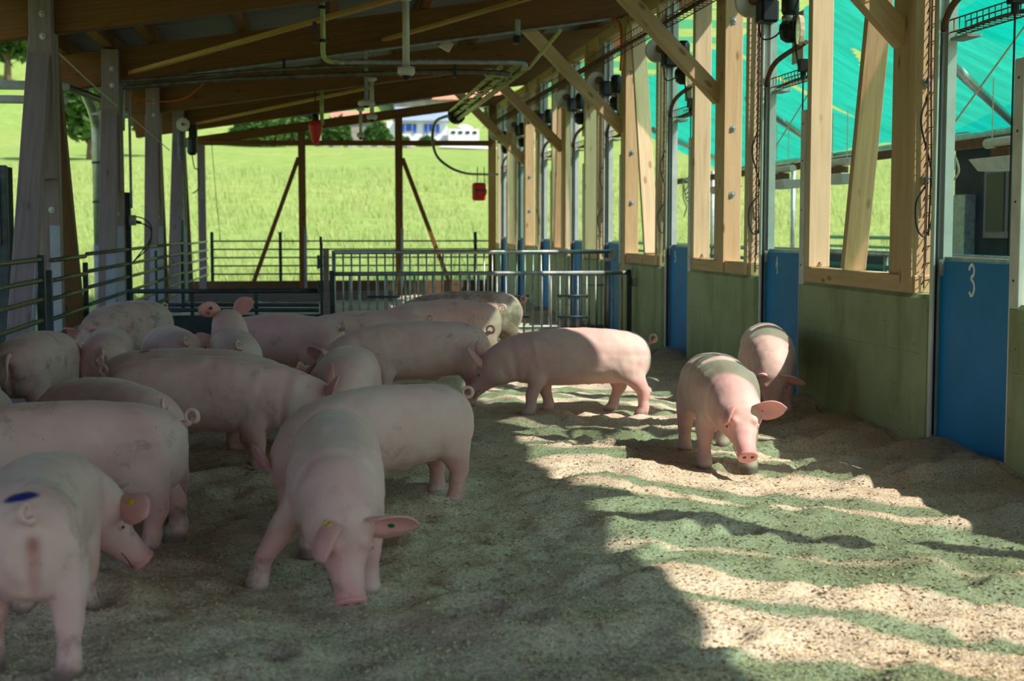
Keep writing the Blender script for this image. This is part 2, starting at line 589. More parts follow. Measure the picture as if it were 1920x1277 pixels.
def make_floor():
    nx, ny = 168, 560
    xs = np.linspace(-2.62, 4.09, nx)
    ys = 2.2 + (31.3 - 2.2) * np.linspace(0, 1, ny) ** 1.35
    gx, gy = np.meshgrid(xs, ys)
    z = floor_h(gx, gy)
    for (px, py), d, r in zip(PITS, PITD, PITR):
        j0, j1 = np.searchsorted(ys, (py - 0.3, py + 0.3))
        i0, i1 = np.searchsorted(xs, (px - 0.3, px + 0.3))
        sx, sy = gx[j0:j1, i0:i1], gy[j0:j1, i0:i1]
        q = ((sx - px) ** 2 + (sy - py) ** 2) / (r * r)
        z[j0:j1, i0:i1] += d * (-np.exp(-q) + 0.45 * np.exp(-((np.sqrt(q) - 1.7) ** 2) * 2.5))
    V = np.stack([gx, gy, z], -1).reshape(-1, 3)
    i = np.arange(nx * ny).reshape(ny, nx)
    F = np.stack([i[:-1, :-1], i[:-1, 1:], i[1:, 1:], i[1:, :-1]], -1).reshape(-1, 4)
    me = bpy.data.meshes.new('floor')
    me.from_pydata(V.tolist(), [], F.tolist())
    me.polygons.foreach_set('use_smooth', [True] * len(F))
    me.materials.append(M['sawdust'])
    o = bpy.data.objects.new('floor', me)
    put(o, None, 'deep uneven bed of pale sawdust covering the pen floor', None, None, 'structure')
    # loose shavings lying on the near bed
    N = 70000
    yy = 4.2 + 6.5 * rng.random(N) ** 1.8
    xx = -2.3 + (yy * 0.55 + 2.6) * rng.random(N)
    xx = np.clip(xx, -2.4, 3.9)
    jj = np.clip(np.searchsorted(ys, yy), 1, ny - 1)
    ii = np.clip(np.searchsorted(xs, xx), 1, nx - 1)
    tx = (xx - xs[ii - 1]) / (xs[ii] - xs[ii - 1])
    ty = (yy - ys[jj - 1]) / (ys[jj] - ys[jj - 1])
    zz = (z[jj - 1, ii - 1] * (1 - tx) + z[jj - 1, ii] * tx) * (1 - ty) + (z[jj, ii - 1] * (1 - tx) + z[jj, ii] * tx) * ty
    L = rng.uniform(0.003, 0.009, N)
    W = L * rng.uniform(0.35, 0.8, N)
    a = rng.uniform(0, 2 * math.pi, N)
    b = rng.uniform(-0.5, 0.5, N)
    c = rng.uniform(-0.5, 0.5, N)
    ex = np.stack([np.cos(a), np.sin(a), b], -1) * L[:, None]
    ey = np.stack([-np.sin(a), np.cos(a), c], -1) * W[:, None]
    p = np.stack([xx, yy, zz + 0.003], -1)
    V = np.stack([p - ex - ey, p + ex - ey, p + ex + ey, p - ex + ey], 1).reshape(-1, 3)
    F = np.arange(4 * N).reshape(N, 4)
    me = bpy.data.meshes.new('wood_shavings')
    me.from_pydata(V.tolist(), [], F.tolist())
    me.materials.append(M['chip'])
    o = bpy.data.objects.new('wood_shavings', me)
    put(o, None, 'loose wood shavings scattered over the sawdust bed', 'shavings', None, 'stuff')
make_floor()

# ------------------------------------------------------------------ roof
MAIN = [-4.25, 0.50, 4.95, 9.08, 13.52, 17.98, 22.55, 26.75, 31.05]     # near faces of the right main posts
RAF = [m + 0.24 for m in MAIN]
def zb(x):
    return 3.24 + 0.147 * (x + 2.29)

ceil = structure('ceiling', 'underside of the timber roof with glulam rafters and grey panels')
for i, y in enumerate(RAF):
    if i == len(RAF) - 1:
        continue
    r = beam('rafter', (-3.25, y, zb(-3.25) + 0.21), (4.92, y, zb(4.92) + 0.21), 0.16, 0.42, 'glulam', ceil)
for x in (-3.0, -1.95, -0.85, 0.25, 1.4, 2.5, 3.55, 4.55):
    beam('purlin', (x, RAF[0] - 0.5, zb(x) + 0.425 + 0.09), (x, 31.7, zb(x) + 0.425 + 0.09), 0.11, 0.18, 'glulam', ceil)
for i in range(len(RAF) - 1):
    ya, yb = RAF[i] + 0.01, RAF[i + 1] - 0.01
    if i == 0:
        ya -= 0.6
    if i == len(RAF) - 2:
        yb += 0.5
    for k in range(4):
        a, b = ya + (yb - ya) * k / 4, ya + (yb - ya) * (k + 1) / 4
        beam('roof_panel', (-3.45, (a + b) / 2, zb(-3.45) + 0.665), (5.0, (a + b) / 2, zb(5.0) + 0.665), round(b - a - 0.012, 3), 0.06, 'deck', ceil, bevel=0)
beam('fascia_board', (5.0, -4.6, zb(5.0) + 0.57), (5.0, 31.7, zb(5.0) + 0.57), 0.03, 0.22, 'wood', ceil, bevel=0)
# slanting wind-brace boards under the rafters
def wind_brace(x0, y0, x1, y1):
    beam('wind_brace', (x0, y0, zb(x0) + 0.10), (x1, y1, zb(x1) - 0.03), 0.12, 0.045, 'board', ceil, up=(-0.147, 0, 1))
wind_brace(-2.2, RAF[5] - 0.1, 0.9, RAF[4] + 0.1)
wind_brace(-2.1, RAF[7] - 0.1, 0.9, RAF[6] + 0.1)
wind_brace(0.9, RAF[5] - 0.1, 3.2, RAF[4] + 0.1)
wind_brace(-2.2, RAF[3] - 0.1, 0.9, RAF[2] + 0.1)

# ------------------------------------------------------------------ right wall: painted concrete, timber frame
wr = structure('wall_right', 'right side of green painted concrete panels under an open timber frame')
DOORS = [(0.60, 1.65, None), (3.25, 4.30, None), (7.74, 8.78, '3'), (11.34, 12.40, '4'), (14.89, 15.90, '5'), (18.38, 19.44, None), (20.98, 22.02, None), (23.92, 25.05, None), (27.06, 27.94, None), (29.53, 30.5, None)]
PANELS = [(-2.0, 0.54)] + [(DOORS[i][1] + 0.08, DOORS[i + 1][0] - 0.02) for i in range(len(DOORS) - 1)] + [(30.58, 31.3)]

def bolt(p, ax, parent, r=0.03):
    b = MB().lathe([(r, 0), (r, 0.006), (r * 0.55, 0.006), (r * 0.5, 0.02), (r * 0.2, 0.022)], 10, p, ax)
    b.build('bolt', 'galv', parent, label='galvanised bolt with round washer')

for a, b in PANELS:
    MB().box((X0 + 0.075, (a + b) / 2, 0.36), (0.15, b - a, 1.31)).build('concrete_panel', 'green_concrete', wr, bevel=0.028)
    # formwork joint, a shallow raised seam
    MB().box((X0 - 0.001, (a + b) / 2, 0.62), (0.006, b - a - 0.08, 0.008)).build('casting_seam', 'green_concrete', wr)
    if b < 8:
        continue
    beam('sill_beam', (X0 + 0.09, a + 0.20, 1.075), (X0 + 0.09, b - 0.06, 1.075), 0.14, 0.12, 'wood', wr)
    mains = [m for m in MAIN if a - 0.05 < m < b]
    near = a + 0.27
    far = b - 0.24
    for k, y in ((0, near), (1, far)):
        if any(m - 0.12 < y < m + 0.55 for m in MAIN):
            continue
        if k == 1 and far - near < 0.5:
            continue
        s = beam('stud', (X0 + 0.09, y + 0.04, 1.02 if k == 0 else 1.135), (X0 + 0.09, y + 0.04, 4.12), 0.09, 0.18, 'pale_wood', wr, up=(1, 0, 0))
        s['label'] = 'upright stud of pale sawn timber'
        if k == 1 and 8 < y < 18:
            bolt((X0 + 0.10, y - 0.006, 1.16), (0, -0.2, 1), s, 0.02)
beam('top_plate', (X0 + 0.10, -4.4, 4.10), (X0 + 0.10, 31.3, 4.10), 0.12, 0.14, 'wood', wr)
for i, m in enumerate(MAIN[:-1]):
    zlo = 1.02
    if not any(a <= m and m + 0.4 <= b for a, b in PANELS):
        zlo = 0.0
    if i == 2:
        beam('post', (X0 + 0.09, m + 0.24, zlo), (X0 + 0.09, m + 0.24, 4.15), 0.14, 0.12, 'wood', wr)  # unseen post, placed and slimmed to shape the shadow bands on the floor
        continue
    p = beam('post', (X0 + 0.09, m + 0.095, zlo), (X0 + 0.09, m + 0.095, 4.15), 0.18, 0.19, 'wood', wr)
    beam('post', (X0 + 0.13, m + 0.34, zlo), (X0 + 0.13, m + 0.34, 4.15), 0.18, 0.24, 'wood', wr)
    if i in (3, 4, 5, 6, 7):
        for z in (1.78, 2.42, 3.45):
            bolt((X0 + 0.09, m - 0.001, z), (0, -1, 0), p, 0.032)
    k = beam('knee_brace', (X0 + 0.03, m + 0.24, 2.72), (2.66, m + 0.24, zb(2.66) + 0.08), 0.12, 0.15, 'wood', wr, up=(0, 0, 1))
# slanting boards in the frame
def slant(y0, z0, y1, z1, mat='wood'):
    beam('slanting_brace', (X0 + 0.10, y0, z0), (X0 + 0.10, y1, z1), 0.18, 0.07, mat, wr, up=(0, 1, 0))
slant(10.36, 1.14, 9.74, 4.05)
slant(16.92, 1.14, 17.78, 4.05, 'pale_wood')
slant(23.55, 1.14, 23.10, 4.05)

# wooden boarding high in the far bays
for a, b in ((19.6, 20.9), (22.1, 22.5), (25.2, 26.6), (28.1, 29.4)):
    n = 5
    for k in range(n):
        y = a + (b - a) * (k + 0.5) / n
        beam('board', (X0 + 0.17, y, 3.25), (X0 + 0.17, y, 4.05), 0.025, round((b - a) / n - 0.01, 3), 'wood', wr, up=(0, 1, 0), bevel=0)

# ------------------------------------------------------------------ blue pen doors
def stroke(mb, pts, w, x, y0, z0):
    pts = arc([(0, p[0], p[1]) for p in pts], 6)
    L = []
    for i, p in enumerate(pts):
        t = (pts[min(i + 1, len(pts) - 1)] - pts[max(i - 1, 0)])
        t.normalize()
        n = Vector((0, -t.z, t.y))
        L.append((p + n * w, p - n * w))
    vs, fs = [], []
    for a, b in L:
        for q in (a, b):
            for dx in (0.0, 0.003):
                vs.append((x + dx, y0 - q.y, z0 + q.z))
    for i in range(len(L) - 1):
        k = i * 4
        fs += [(k, k + 2, k + 6, k + 4), (k + 1, k + 5, k + 7, k + 3), (k, k + 4, k + 5, k + 1), (k + 2, k + 3, k + 7, k + 6)]
    mb.add(vs, fs)
NUM = {'3': ([[(0.0, 0.155), (0.012, 0.178), (0.040, 0.188), (0.066, 0.168), (0.062, 0.130), (0.030, 0.105), (0.062, 0.082), (0.074, 0.045), (0.058, 0.008), (0.030, 0.0), (0.008, 0.022)]], 0.0105, 8.36, 1.035),
       '4': ([[(0.034, 0.15), (0.014, 0.085), (0.012, 0.062), (0.055, 0.066)], [(0.040, 0.105), (0.038, 0.0)]], 0.010, 12.10, 1.05),
       '5': ([[(0.052, 0.105), (0.014, 0.106), (0.010, 0.066), (0.042, 0.064), (0.052, 0.03), (0.030, 0.0), (0.004, 0.012)]], 0.009, 15.67, 1.075)}
ORD = {0: 'nearest the camera outside the view', 1: 'beside the camera outside the view'}
dn = 0
for i, (a, b, num) in enumerate(DOORS):
    if i < 2:
        continue
    dn += 1
    lab = 'blue plastic pen door painted with a white %s' % {'3': 'three', '4': 'four', '5': 'five'}[num] if num else ['', 'blue pen door just out of view beside the camera', '', '', '', 'blue pen door seen through the bars of the metal gate', 'second blue pen door beyond the metal gate', 'third blue pen door beyond the metal gate', 'fourth blue pen door beyond the metal gate', 'farthest narrow blue pen door at the end of the wall'][i]
    d = thing('door_%d' % dn, lab, None, (X0 + 0.08, (a + b) / 2, 0.0), None, 'structure')
    MB().box((X0 + 0.085, (a + b) / 2, 0.64), (0.025, b - a - 0.01, 1.20)).build('door_leaf', 'blue_board', d, bevel=0.003)
    MB().box((X0 + 0.12, (a + b) / 2, 1.25), (0.03, b - a, 0.03)).build('top_rail', 'galv', d)
    for y in (a + 0.03, b - 0.04):
        MB().box((X0 + 0.065, y, 1.19), (0.02, 0.05, 0.09)).box((X0 + 0.06, y, 1.24), (0.03, 0.03, 0.02)).build('lift_bracket', 'galv_dull', d, label='small steel lifting bracket')
    # guide profiles either side of the door
    MB().box((X0 + 0.06, b + 0.045, 2.0), (0.07, 0.012, 4.0)).box((X0 + 0.03, b + 0.02, 2.0), (0.012, 0.05, 4.0)).box((X0 + 0.12, b + 0.02, 2.0), (0.06, 0.05, 4.0)).build('guide_profile', 'aluminium', d, label='tall pale aluminium guide profile')
    MB().box((X0 + 0.05, b + 0.01, 1.4), (0.012, 0.014, 5.2 - 2.6)).build('guide_slot', 'black', d)
    MB().box((X0 + 0.05, a - 0.075, 1.2), (0.09, 0.11, 2.42)).build('guide_profile', 'white_paint_and_sunlit', d, label='short white guide profile', bevel=0.004)
    MB().tube([(X0 + 0.09, a - 0.02, 1.2), (X0 + 0.09, a - 0.02, 4.0)], 0.012, 6).build('lift_rod', 'dark_steel', d)
    for z in (0.35, 0.75, 1.15, 1.6, 2.0, 2.3):
        MB().lathe([(0.008, 0), (0.008, 0.004), (0.003, 0.005)], 6, (X0 + 0.0045, a - 0.075, z), (-1, 0, 0)).build('rivet', 'dark_steel', d)
    if num:
        strokes, w, y0, z0 = NUM[num]
        mb = MB()
        for s in strokes:
            stroke(mb, s, w, X0 + 0.069, y0, z0)
        mb.build('numeral', 'paint_white', d, label='hand painted white numeral %s' % num)

# ------------------------------------------------------------------ left side: posts with spread legs
wl = structure('wall_left', 'open left side of grey-shaded timber posts with slanting legs')
for i, y in enumerate(RAF[:-1]):
    if i < 2:
        continue
    p = beam('post', (XL, y, -0.3), (XL, y, zb(XL) + 0.02), 0.20, 0.16, 'grey_wood', wl)
    beam('post', (XL - 0.06, y + 0.20, -0.3), (XL - 0.06, y + 0.20, zb(XL) + 0.35), 0.16, 0.12, 'grey_wood', wl)
    q = beam('post', (XL, y - 0.19, 1.9), (XL, y - 0.19, zb(XL) + 0.40), 0.20, 0.14, 'grey_wood', wl)
    for z in (3.38, 3.18, 2.3):
        bolt((XL + 0.02, y - 0.261, z), (0, -1, 0), q)
    bolt((XL + 0.03, y - 0.081, 1.62), (0, -1, 0), p)
    for s in (-1, 1):
        if (i, s) in ((5, 1),):
            continue
        dy = 1.75 if s < 0 else 1.65
        if i == 5 or i == 6:
            dy = 0.95
        l = beam('slanting_leg', (XL - 0.02, y + s * dy, -0.2), (XL - 0.02, y + s * 0.12, zb(XL) - 0.05), 0.20, 0.14, 'grey_wood' if s < 0 else 'dark_wood', wl, up=(0, 1, 0))  # legs leaning away are darker: their silhouette shade is put into the colour
        # metal sheath round the foot of the leg
        t0, t1 = 0.03, 0.40
        f0 = Vector((XL - 0.02, y + s * dy, -0.2))
        f1 = Vector((XL - 0.02, y + s * 0.12, zb(XL) - 0.05))
        if s < 0:
            beam('kick_plate', f0.lerp(f1, t0) + Vector((0.101, 0, 0)), f0.lerp(f1, t1) + Vector((0.101, 0, 0)), 0.004, 0.146, 'kick', wl, up=(0, 1, 0), bevel=0)
            beam('kick_plate', f0.lerp(f1, t0) + Vector((0.045, -0.075, 0)), f0.lerp(f1, t1) + Vector((0.045, -0.075, 0)), 0.11, 0.004, 'kick', wl, up=(0, 1, 0), bevel=0)
    MB().box((XL + 0.055, y - 0.083, 0.8), (0.09, 0.005, 1.35)).build('kick_plate', 'kick', wl)
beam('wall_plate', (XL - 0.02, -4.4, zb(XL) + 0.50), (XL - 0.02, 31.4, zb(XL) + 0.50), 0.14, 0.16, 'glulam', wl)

# unseen boarding added to the open left side to block light off the pen
blocker = None
for k in range(30):
    y = 5.6 + 0.2 * k
    if blocker is None:
        blocker = MB().box((XL - 0.22, y, 1.55), (0.025, 0.192, 3.5)).build('board', 'dark_wood', wl, org=(XL - 0.22, y, -0.2)).data
    else:
        put(bpy.data.objects.new('board', blocker), wl, mw=Matrix.Translation((XL - 0.22, y, -0.2)))
# ------------------------------------------------------------------ far end frame
wb = structure('wall_back', 'open timber end frame with two braced posts and a kerb board')
YE = 31.4
for x, h in ((-2.40, None), (-0.26, None), (1.84, None), (3.90, None)):
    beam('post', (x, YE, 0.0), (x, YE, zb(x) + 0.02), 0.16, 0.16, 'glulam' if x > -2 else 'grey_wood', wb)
    if -2 < x < 3:
        MB().box((x + 0.06, YE - 0.083, 0.8), (0.06, 0.005, 1.3)).build('kick_plate', 'kick', wb)
beam('cross_beam', (-2.40, YE - 0.02, 3.28), (3.95, YE - 0.02, 3.32), 0.10, 0.11, 'glulam', wb)
beam('cross_beam', (-2.9, YE + 0.02, zb(-2.9) + 0.10), (4.6, YE + 0.02, zb(4.6) + 0.10), 0.12, 0.20, 'glulam', wb)
beam('brace', (-1.32, YE, 0.3), (-0.33, YE, 2.98), 0.09, 0.10, 'glulam', wb, up=(0, 1, 0))
beam('brace', (2.92, YE, 0.3), (1.92, YE, 2.98), 0.09, 0.10, 'glulam', wb, up=(0, 1, 0))
beam('kerb_board', (-2.6, YE - 0.03, 0.14), (4.05, YE - 0.03, 0.14), 0.06, 0.34, 'dark_wood', wb)
beam('kerb_board', (-2.6, YE - 2.6, 0.08), (1.6, YE - 2.6, 0.08), 0.05, 0.22, 'grey_wood', wb)

# ------------------------------------------------------------------ land outside
def land_h(x, y):
    x = np.asarray(x, float)
    y = np.asarray(y, float)
    d = y + 0.12 * np.abs(x)
    z = np.where(d < 36, -0.16, -0.16 + (d - 36) * 0.118)
    z = np.where(d > 75, 4.45 + (d - 75) * 0.075, z)
    z = np.where(d > 152, 10.225 + (d - 152) * 0.12 + np.clip(d - 165, 0, 1e9) ** 1.35 * 0.055, z)
    z = z + np.clip((d - 45) / 60, 0, 1) * (0.35 * vnoise(x * 0.03, y * 0.03, 9)) + np.clip((d - 40) / 40, 0, 1) * 0.12 * vnoise(x * 0.2, y * 0.2, 10)
    return z
def make_land():
    xs = np.concatenate([np.linspace(-260, -42, 40), np.linspace(-40, 60, 130), np.linspace(63, 340, 50)])
    ys = np.concatenate([np.linspace(-60, 30, 40), np.linspace(31, 180, 220), np.linspace(183, 420, 60)])
    gx, gy = np.meshgrid(xs, ys)
    V = np.stack([gx, gy, land_h(gx, gy)], -1).reshape(-1, 3)
    nx, ny = len(xs), len(ys)
    i = np.arange(nx * ny).reshape(ny, nx)
    F = np.stack([i[:-1, :-1], i[:-1, 1:], i[1:, 1:], i[1:, :-1]], -1).reshape(-1, 4)
    me = bpy.data.meshes.new('meadow')
    me.from_pydata(V.tolist(), [], F.tolist())
    me.polygons.foreach_set('use_smooth', [True] * len(F))
    me.materials.append(M['grass'])
    put(bpy.data.objects.new('ground', me), None, 'bright green meadow rising behind the barn', None, None, 'structure')
    # tall grass of the near meadow
    N = 60000
    yy = 32.5 + 45 * rng.random(N) ** 1.5
    xx = (rng.random(N) * 0.95 - 0.42) * yy
    ok = ~((xx > -4) & (xx < 13) & (yy < 34))
    xx, yy = xx[ok], yy[ok]
    N = len(xx)
    zz = land_h(xx, yy)
    hh = rng.uniform(0.15, 0.55, N) * (0.6 + 0.5 * np.clip(vnoise(xx * 0.6, yy * 0.6, 12), -0.6, 1))
    ww = rng.uniform(0.012, 0.03, N)
    a = rng.uniform(-0.7, 0.7, N)
    lx = rng.uniform(-0.15, 0.15, N)
    dx = np.cos(a) * ww
    dy = np.sin(a) * ww
    V = np.stack([np.stack([xx - dx, yy - dy, zz - 0.05], -1), np.stack([xx + dx, yy + dy, zz - 0.05], -1), np.stack([xx + lx, yy + lx * 0.3, zz + hh], -1)], 1).reshape(-1, 3)
    F = np.arange(3 * N).reshape(N, 3)
    me = bpy.data.meshes.new('tall_grass')
    me.from_pydata(V.tolist(), [], F.tolist())
    me.materials.append(M['blade'])
    put(bpy.data.objects.new('tall_grass', me), None, 'tall pale grass of the unmown meadow behind the barn', 'grass', None, 'stuff')
make_land()
# yard slab beyond the right wall
MB().box((8.2, 13, -0.12), (8.3, 44, 0.16)).build('yard_slab', 'concrete', None, label='bare concrete yard beyond the right wall', kind='structure')

# ------------------------------------------------------------------ metal gates and fences
def bars(parent, xs, y, z0, z1, r, mat):
    """alike upright bars sharing one mesh"""
    me = None
    for x in xs:
        if me is None:
            o = MB().tube([(x, y, z0), (x, y, z1)], r, 8).build('bar', mat, parent, True, org=(x, y, z0))
            me = o.data
        else:
            o = bpy.data.objects.new('bar', me)
            put(o, parent, mw=Matrix.Translation((x, y, z0)))

def rail(parent, p0, p1, r, mat, name='rail'):
    return MB().tube([p0, p1], r, 10).build(name, mat, parent, True)

g = thing('metal_gate', 'low barred steel gate closing off the pen in front', 'gate', (2.05, 17.3, 0))
rail(g, (0.20, 17.3, 0.90), (3.90, 17.3, 0.90), 0.026, 'galv_dull')
rail(g, (0.20, 17.3, 0.13), (3.90, 17.3, 0.13), 0.024, 'galv_dull')
for x in (0.20, 3.86):
    MB().box((x, 17.3, 0.48), (0.06, 0.05, 0.92)).build('gate_stile', 'dark_steel', g)
bars(g, [0.30 + 0.112 * k for k in range(32) if k not in (0, 33)], 17.3, 0.13, 0.89, 0.012, 'galv_dull')
for x in (0.62, 2.2, 2.95):
    rail(g, (x, 17.28, 0.62), (x + 0.40, 17.28, 0.62), 0.013, 'dark_steel', 'cross_piece')
    rail(g, (x, 17.28, 0.36), (x + 0.40, 17.28, 0.36), 0.013, 'dark_steel', 'cross_piece')
MB().box((3.92, 17.26, 0.78), (0.05, 0.08, 0.10)).tube([(3.88, 17.22, 0.86), (3.88, 17.22, 0.98)], 0.012, 8).build('latch', 'galv_dull', g, label='steel latch at the wall end of the gate')

g = thing('metal_gate', 'taller barred steel gate standing just behind the low gate', 'gate', (2.1, 18.55, 0))
rail(g, (0.24, 18.55, 1.14), (3.88, 18.55, 1.14), 0.027, 'galv')
rail(g, (0.24, 18.55, 0.15), (3.88, 18.55, 0.15), 0.024, 'galv')
for x in (0.24, 3.86):
    MB().tube([(x, 18.55, 0.02), (x, 18.55, 1.16)], 0.026, 8).build('gate_stile', 'galv', g, True)
bars(g, [0.36 + 0.108 * k for k in range(33)], 18.55, 0.15, 1.13, 0.011, 'galv')
rail(g, (3.50, 18.50, 0.70), (3.80, 18.50, 0.70), 0.013, 'galv', 'cross_piece')
MB().box((3.90, 18.45, 1.1), (0.05, 0.06, 0.16)).box((3.84, 18.45, 1.04), (0.10, 0.04, 0.04)).build('latch', 'galv', g, label='steel latch plate above the gate')

g = thing('gate_post', 'tall grey gate post standing between the pigs', 'post', (0.12, 17.2, 0))
MB().box((0.13, 17.2, 0.56), (0.07, 0.07, 1.30)).build('post_tube', 'grey_wood', g)
MB().box((0.075, 17.22, 0.62), (0.035, 0.07, 1.32)).box((0.07, 17.18, 1.30), (0.03, 0.05, 0.10)).build('hinge_plate', 'dark_steel', g)
for z in (0.35, 0.75, 1.05):
    MB().box((0.06, 17.15, z), (0.06, 0.05, 0.07)).tube([(0.04, 17.12, z - 0.08), (0.04, 17.12, z + 0.08)], 0.016, 8).build('hinge', 'dark_steel', g)

g = thing('low_partition', 'low dark partition of steel rails and boards behind the pigs', 'partition', (-1.05, 17.2, 0))
rail(g, (-2.2, 17.2, 0.71), (0.04, 17.2, 0.70), 0.027, 'dark_steel')
rail(g, (-2.2, 17.2, 0.55), (0.04, 17.2, 0.53), 0.022, 'dark_steel')
rail(g, (-2.2, 17.2, 0.49), (0.04, 17.2, 0.47), 0.024, 'dark_steel')
MB().box((-1.08, 17.22, 0.22), (2.22, 0.03, 0.40)).build('board', 'dark_steel', g, bevel=0.004)
for x in (-2.15, -1.45, -0.7):
    MB().box((x, 17.24, 0.36), (0.04, 0.04, 0.66)).build('upright', 'dark_steel', g)

XF = -2.33
g = thing('rail_fence', 'tubular steel rail fence running along the left side', 'fence', (XF, 17, 0))
FZ = (1.185, 1.005, 0.84, 0.66, 0.50, 0.34)
for z in FZ:
    for a, b in ((6.0, 12.62), (13.12, 15.05), (15.15, 21.6), (21.75, 25.9)):
        if (a, z) == (13.12, 1.185) or (a, z) == (13.12, 0.34):
            pass
        rail(g, (XF, a, z if a != 13.12 else z - 0.02), (XF, b, z if a != 13.12 else z - 0.02), 0.021, 'dirty_steel')
for y, t, w in ((9.3, 1.25, 0.06), (12.7, 1.22, 0.07), (13.05, 1.08, 0.06), (15.1, 1.10, 0.05), (18.5, 1.9, 0.09), (21.68, 1.12, 0.04), (25.9, 1.25, 0.05)):
    MB().box((XF - 0.01, y, t / 2 - 0.05), (w, w, t + 0.1)).build('fence_post', 'dark_steel', g, bevel=0.005)

g = thing('rail_fence', 'thin five rail fence across the far end of the barn', 'fence', (0.7, 31.7, 0))
for z in (1.17, 0.99, 0.81, 0.63, 0.45):
    rail(g, (-2.25, 31.62, z), (3.92, 31.62, z), 0.017, 'dark_steel')
for x in (-2.22, -0.75, 3.55):
    MB().box((x, 31.66, 0.64), (0.07, 0.05, 1.46)).build('fence_post', 'dark_steel', g)
g = thing('rail_fence', 'pale rail fence joining the left fence to the far end', 'fence', (-2.3, 29, 0))
for z in (1.16, 0.98, 0.80, 0.62, 0.45):
    rail(g, (-2.36, 26.3, z), (-2.30, 31.4, z), 0.02, 'galv')
MB().box((-2.36, 26.2, 0.75), (0.06, 0.06, 1.7)).build('fence_post', 'teal_pipe', g)
MB().tube([(-2.40, 26.6, 0), (-2.40, 26.6, 3.3)], 0.05, 10).build('fence_post', 'galv_dull', g, True)

# ------------------------------------------------------------------ overhead services
def conduit(name, label, cat, pts, r, mat, n=6, group=None):
    return MB().tube(arc(pts, n), r, 8).build(name, mat, None, True, label, cat, group)

# feed tubes: a bundle along the barn bending into two runs across it
t = thing('feed_tube_bundle', 'bundle of yellowed feed tubes slanting away under the rafters', 'feed tubes', (2.1, 18, 3.0))
for dx, dz, y0 in ((-0.09, 0.05, 15.4), (-0.03, -0.01, 15.0), (0.04, 0.03, 14.9), (0.10, -0.02, 14.8), (0.02, -0.07, 15.8)):
    MB().tube([(2.1 + dx, y0, 3.13 + dz), (2.1 + dx, 21.2, 3.13 + dz)], 0.027, 8).build('feed_tube', 'tube_green', t, True)
for y in (15.8, 16.6, 17.4, 18.2, 19.1, 20.0, 20.8):
    MB().box((2.105, y, 3.10), (0.26, 0.02, 0.012)).box((2.105, y, 3.155), (0.24, 0.02, 0.012)).build('tube_clamp', 'black', t)
MB().lathe([(0.10, 0), (0.13, 0.04), (0.13, 0.16), (0.08, 0.22)], 14, (2.1, 21.1, 3.12), (0, 1, 0)).build('tube_manifold', 'black', t)
MB().tube([(2.25, 15.0, 3.13), (2.40, 13.9, 3.38)], 0.02, 8).build('feed_tube', 'tube_green', t, True)
t = thing('feed_tube_run', 'pair of grey feed tubes crossing the barn below the rafters', 'feed tubes', (0.2, 14.3, 2.95))
MB().tube(arc([(2.19, 15.0, 3.12), (2.12, 14.45, 3.115), (1.85, 14.22, 3.10), (1.2, 14.2, 3.09), (0.2, 14.2, 3.07)], 8), 0.026, 8).build('feed_tube', 'galv_dull', t, True)
MB().tube(arc([(2.04, 15.2, 3.05), (1.98, 14.65, 3.03), (1.6, 14.4, 3.02), (0.9, 14.38, 3.0), (-0.8, 14.3, 2.90), (-1.82, 14.25, 2.80)], 8), 0.026, 8).build('feed_tube', 'dirty_steel', t, True)
MB().tube(arc([(0.9, 14.30, 3.07), (0.1, 14.30, 3.03), (-0.8, 14.28, 2.96), (-1.82, 14.25, 2.86)], 8), 0.02, 8).build('feed_tube', 'dirty_steel', t, True)
for x in (-0.28, 1.4):
    MB().box((x, 14.3, 3.03), (0.03, 0.04, 0.16)).build('tube_clamp', 'black', t)
t = thing('feed_drop_tube', 'upright yellowed feed tube coming down to the crossing run', 'feed tube', (0.1, 14.2, 3.06))
MB().tube(arc([(0.10, 14.2, 3.80), (0.10, 14.2, 3.30), (0.105, 14.2, 3.14), (0.16, 14.2, 3.08), (0.30, 14.2, 3.07)], 6), 0.026, 8).build('feed_tube', 'tube_green', t, True)
for z in (3.58, 3.26):
    MB().lathe([(0.042, 0), (0.042, 0.03)], 10, (0.10, 14.2, z)).build('tube_clamp', 'black', t)
MB().box((0.02, 14.16, 3.35), (0.04, 0.04, 0.2)).build('tube_bracket', 'dark_steel', t)
conduit('curved_pipe', 'dark pipe curving down from the feed tubes to the far wall', 'pipe', [(2.1, 21.2, 3.12), (2.04, 22.6, 3.20), (1.98, 23.6, 3.18), (2.0, 24.3, 2.95), (2.15, 25.2, 2.72), (2.45, 26.0, 2.56), (2.85, 27.0, 2.49), (3.4, 28.8, 2.54), (3.9, 30.4, 2.60)], 0.024, 'black', 8)
conduit('conduit', 'grey conduit fixed along the lower edge of the second rafter', 'conduit', [(-2.30, 18.0, zb(-2.3) - 0.6), (-2.28, 18.05, zb(-2.28) - 0.03), (-2.18, 18.08, zb(-2.18) - 0.015), (0, 18.1, zb(0) - 0.015), (2, 18.1, zb(2) - 0.015), (3.80, 18.1, zb(3.8) - 0.015)], 0.018, 'galv_dull')
conduit('conduit', 'grey conduit fixed along the lower edge of the fourth rafter', 'conduit', [(-0.4, 26.8, zb(-0.4) - 0.02), (1, 26.8, zb(1) - 0.02), (2.2, 26.8, zb(2.2) - 0.02)], 0.022, 'galv_dull')
conduit('conduit', 'dark conduit running down the second left post', 'conduit', [(-2.27, 18.36, 1.7), (-2.27, 18.36, 2.5), (-2.27, 18.36, 3.22)], 0.017, 'galv_dull')
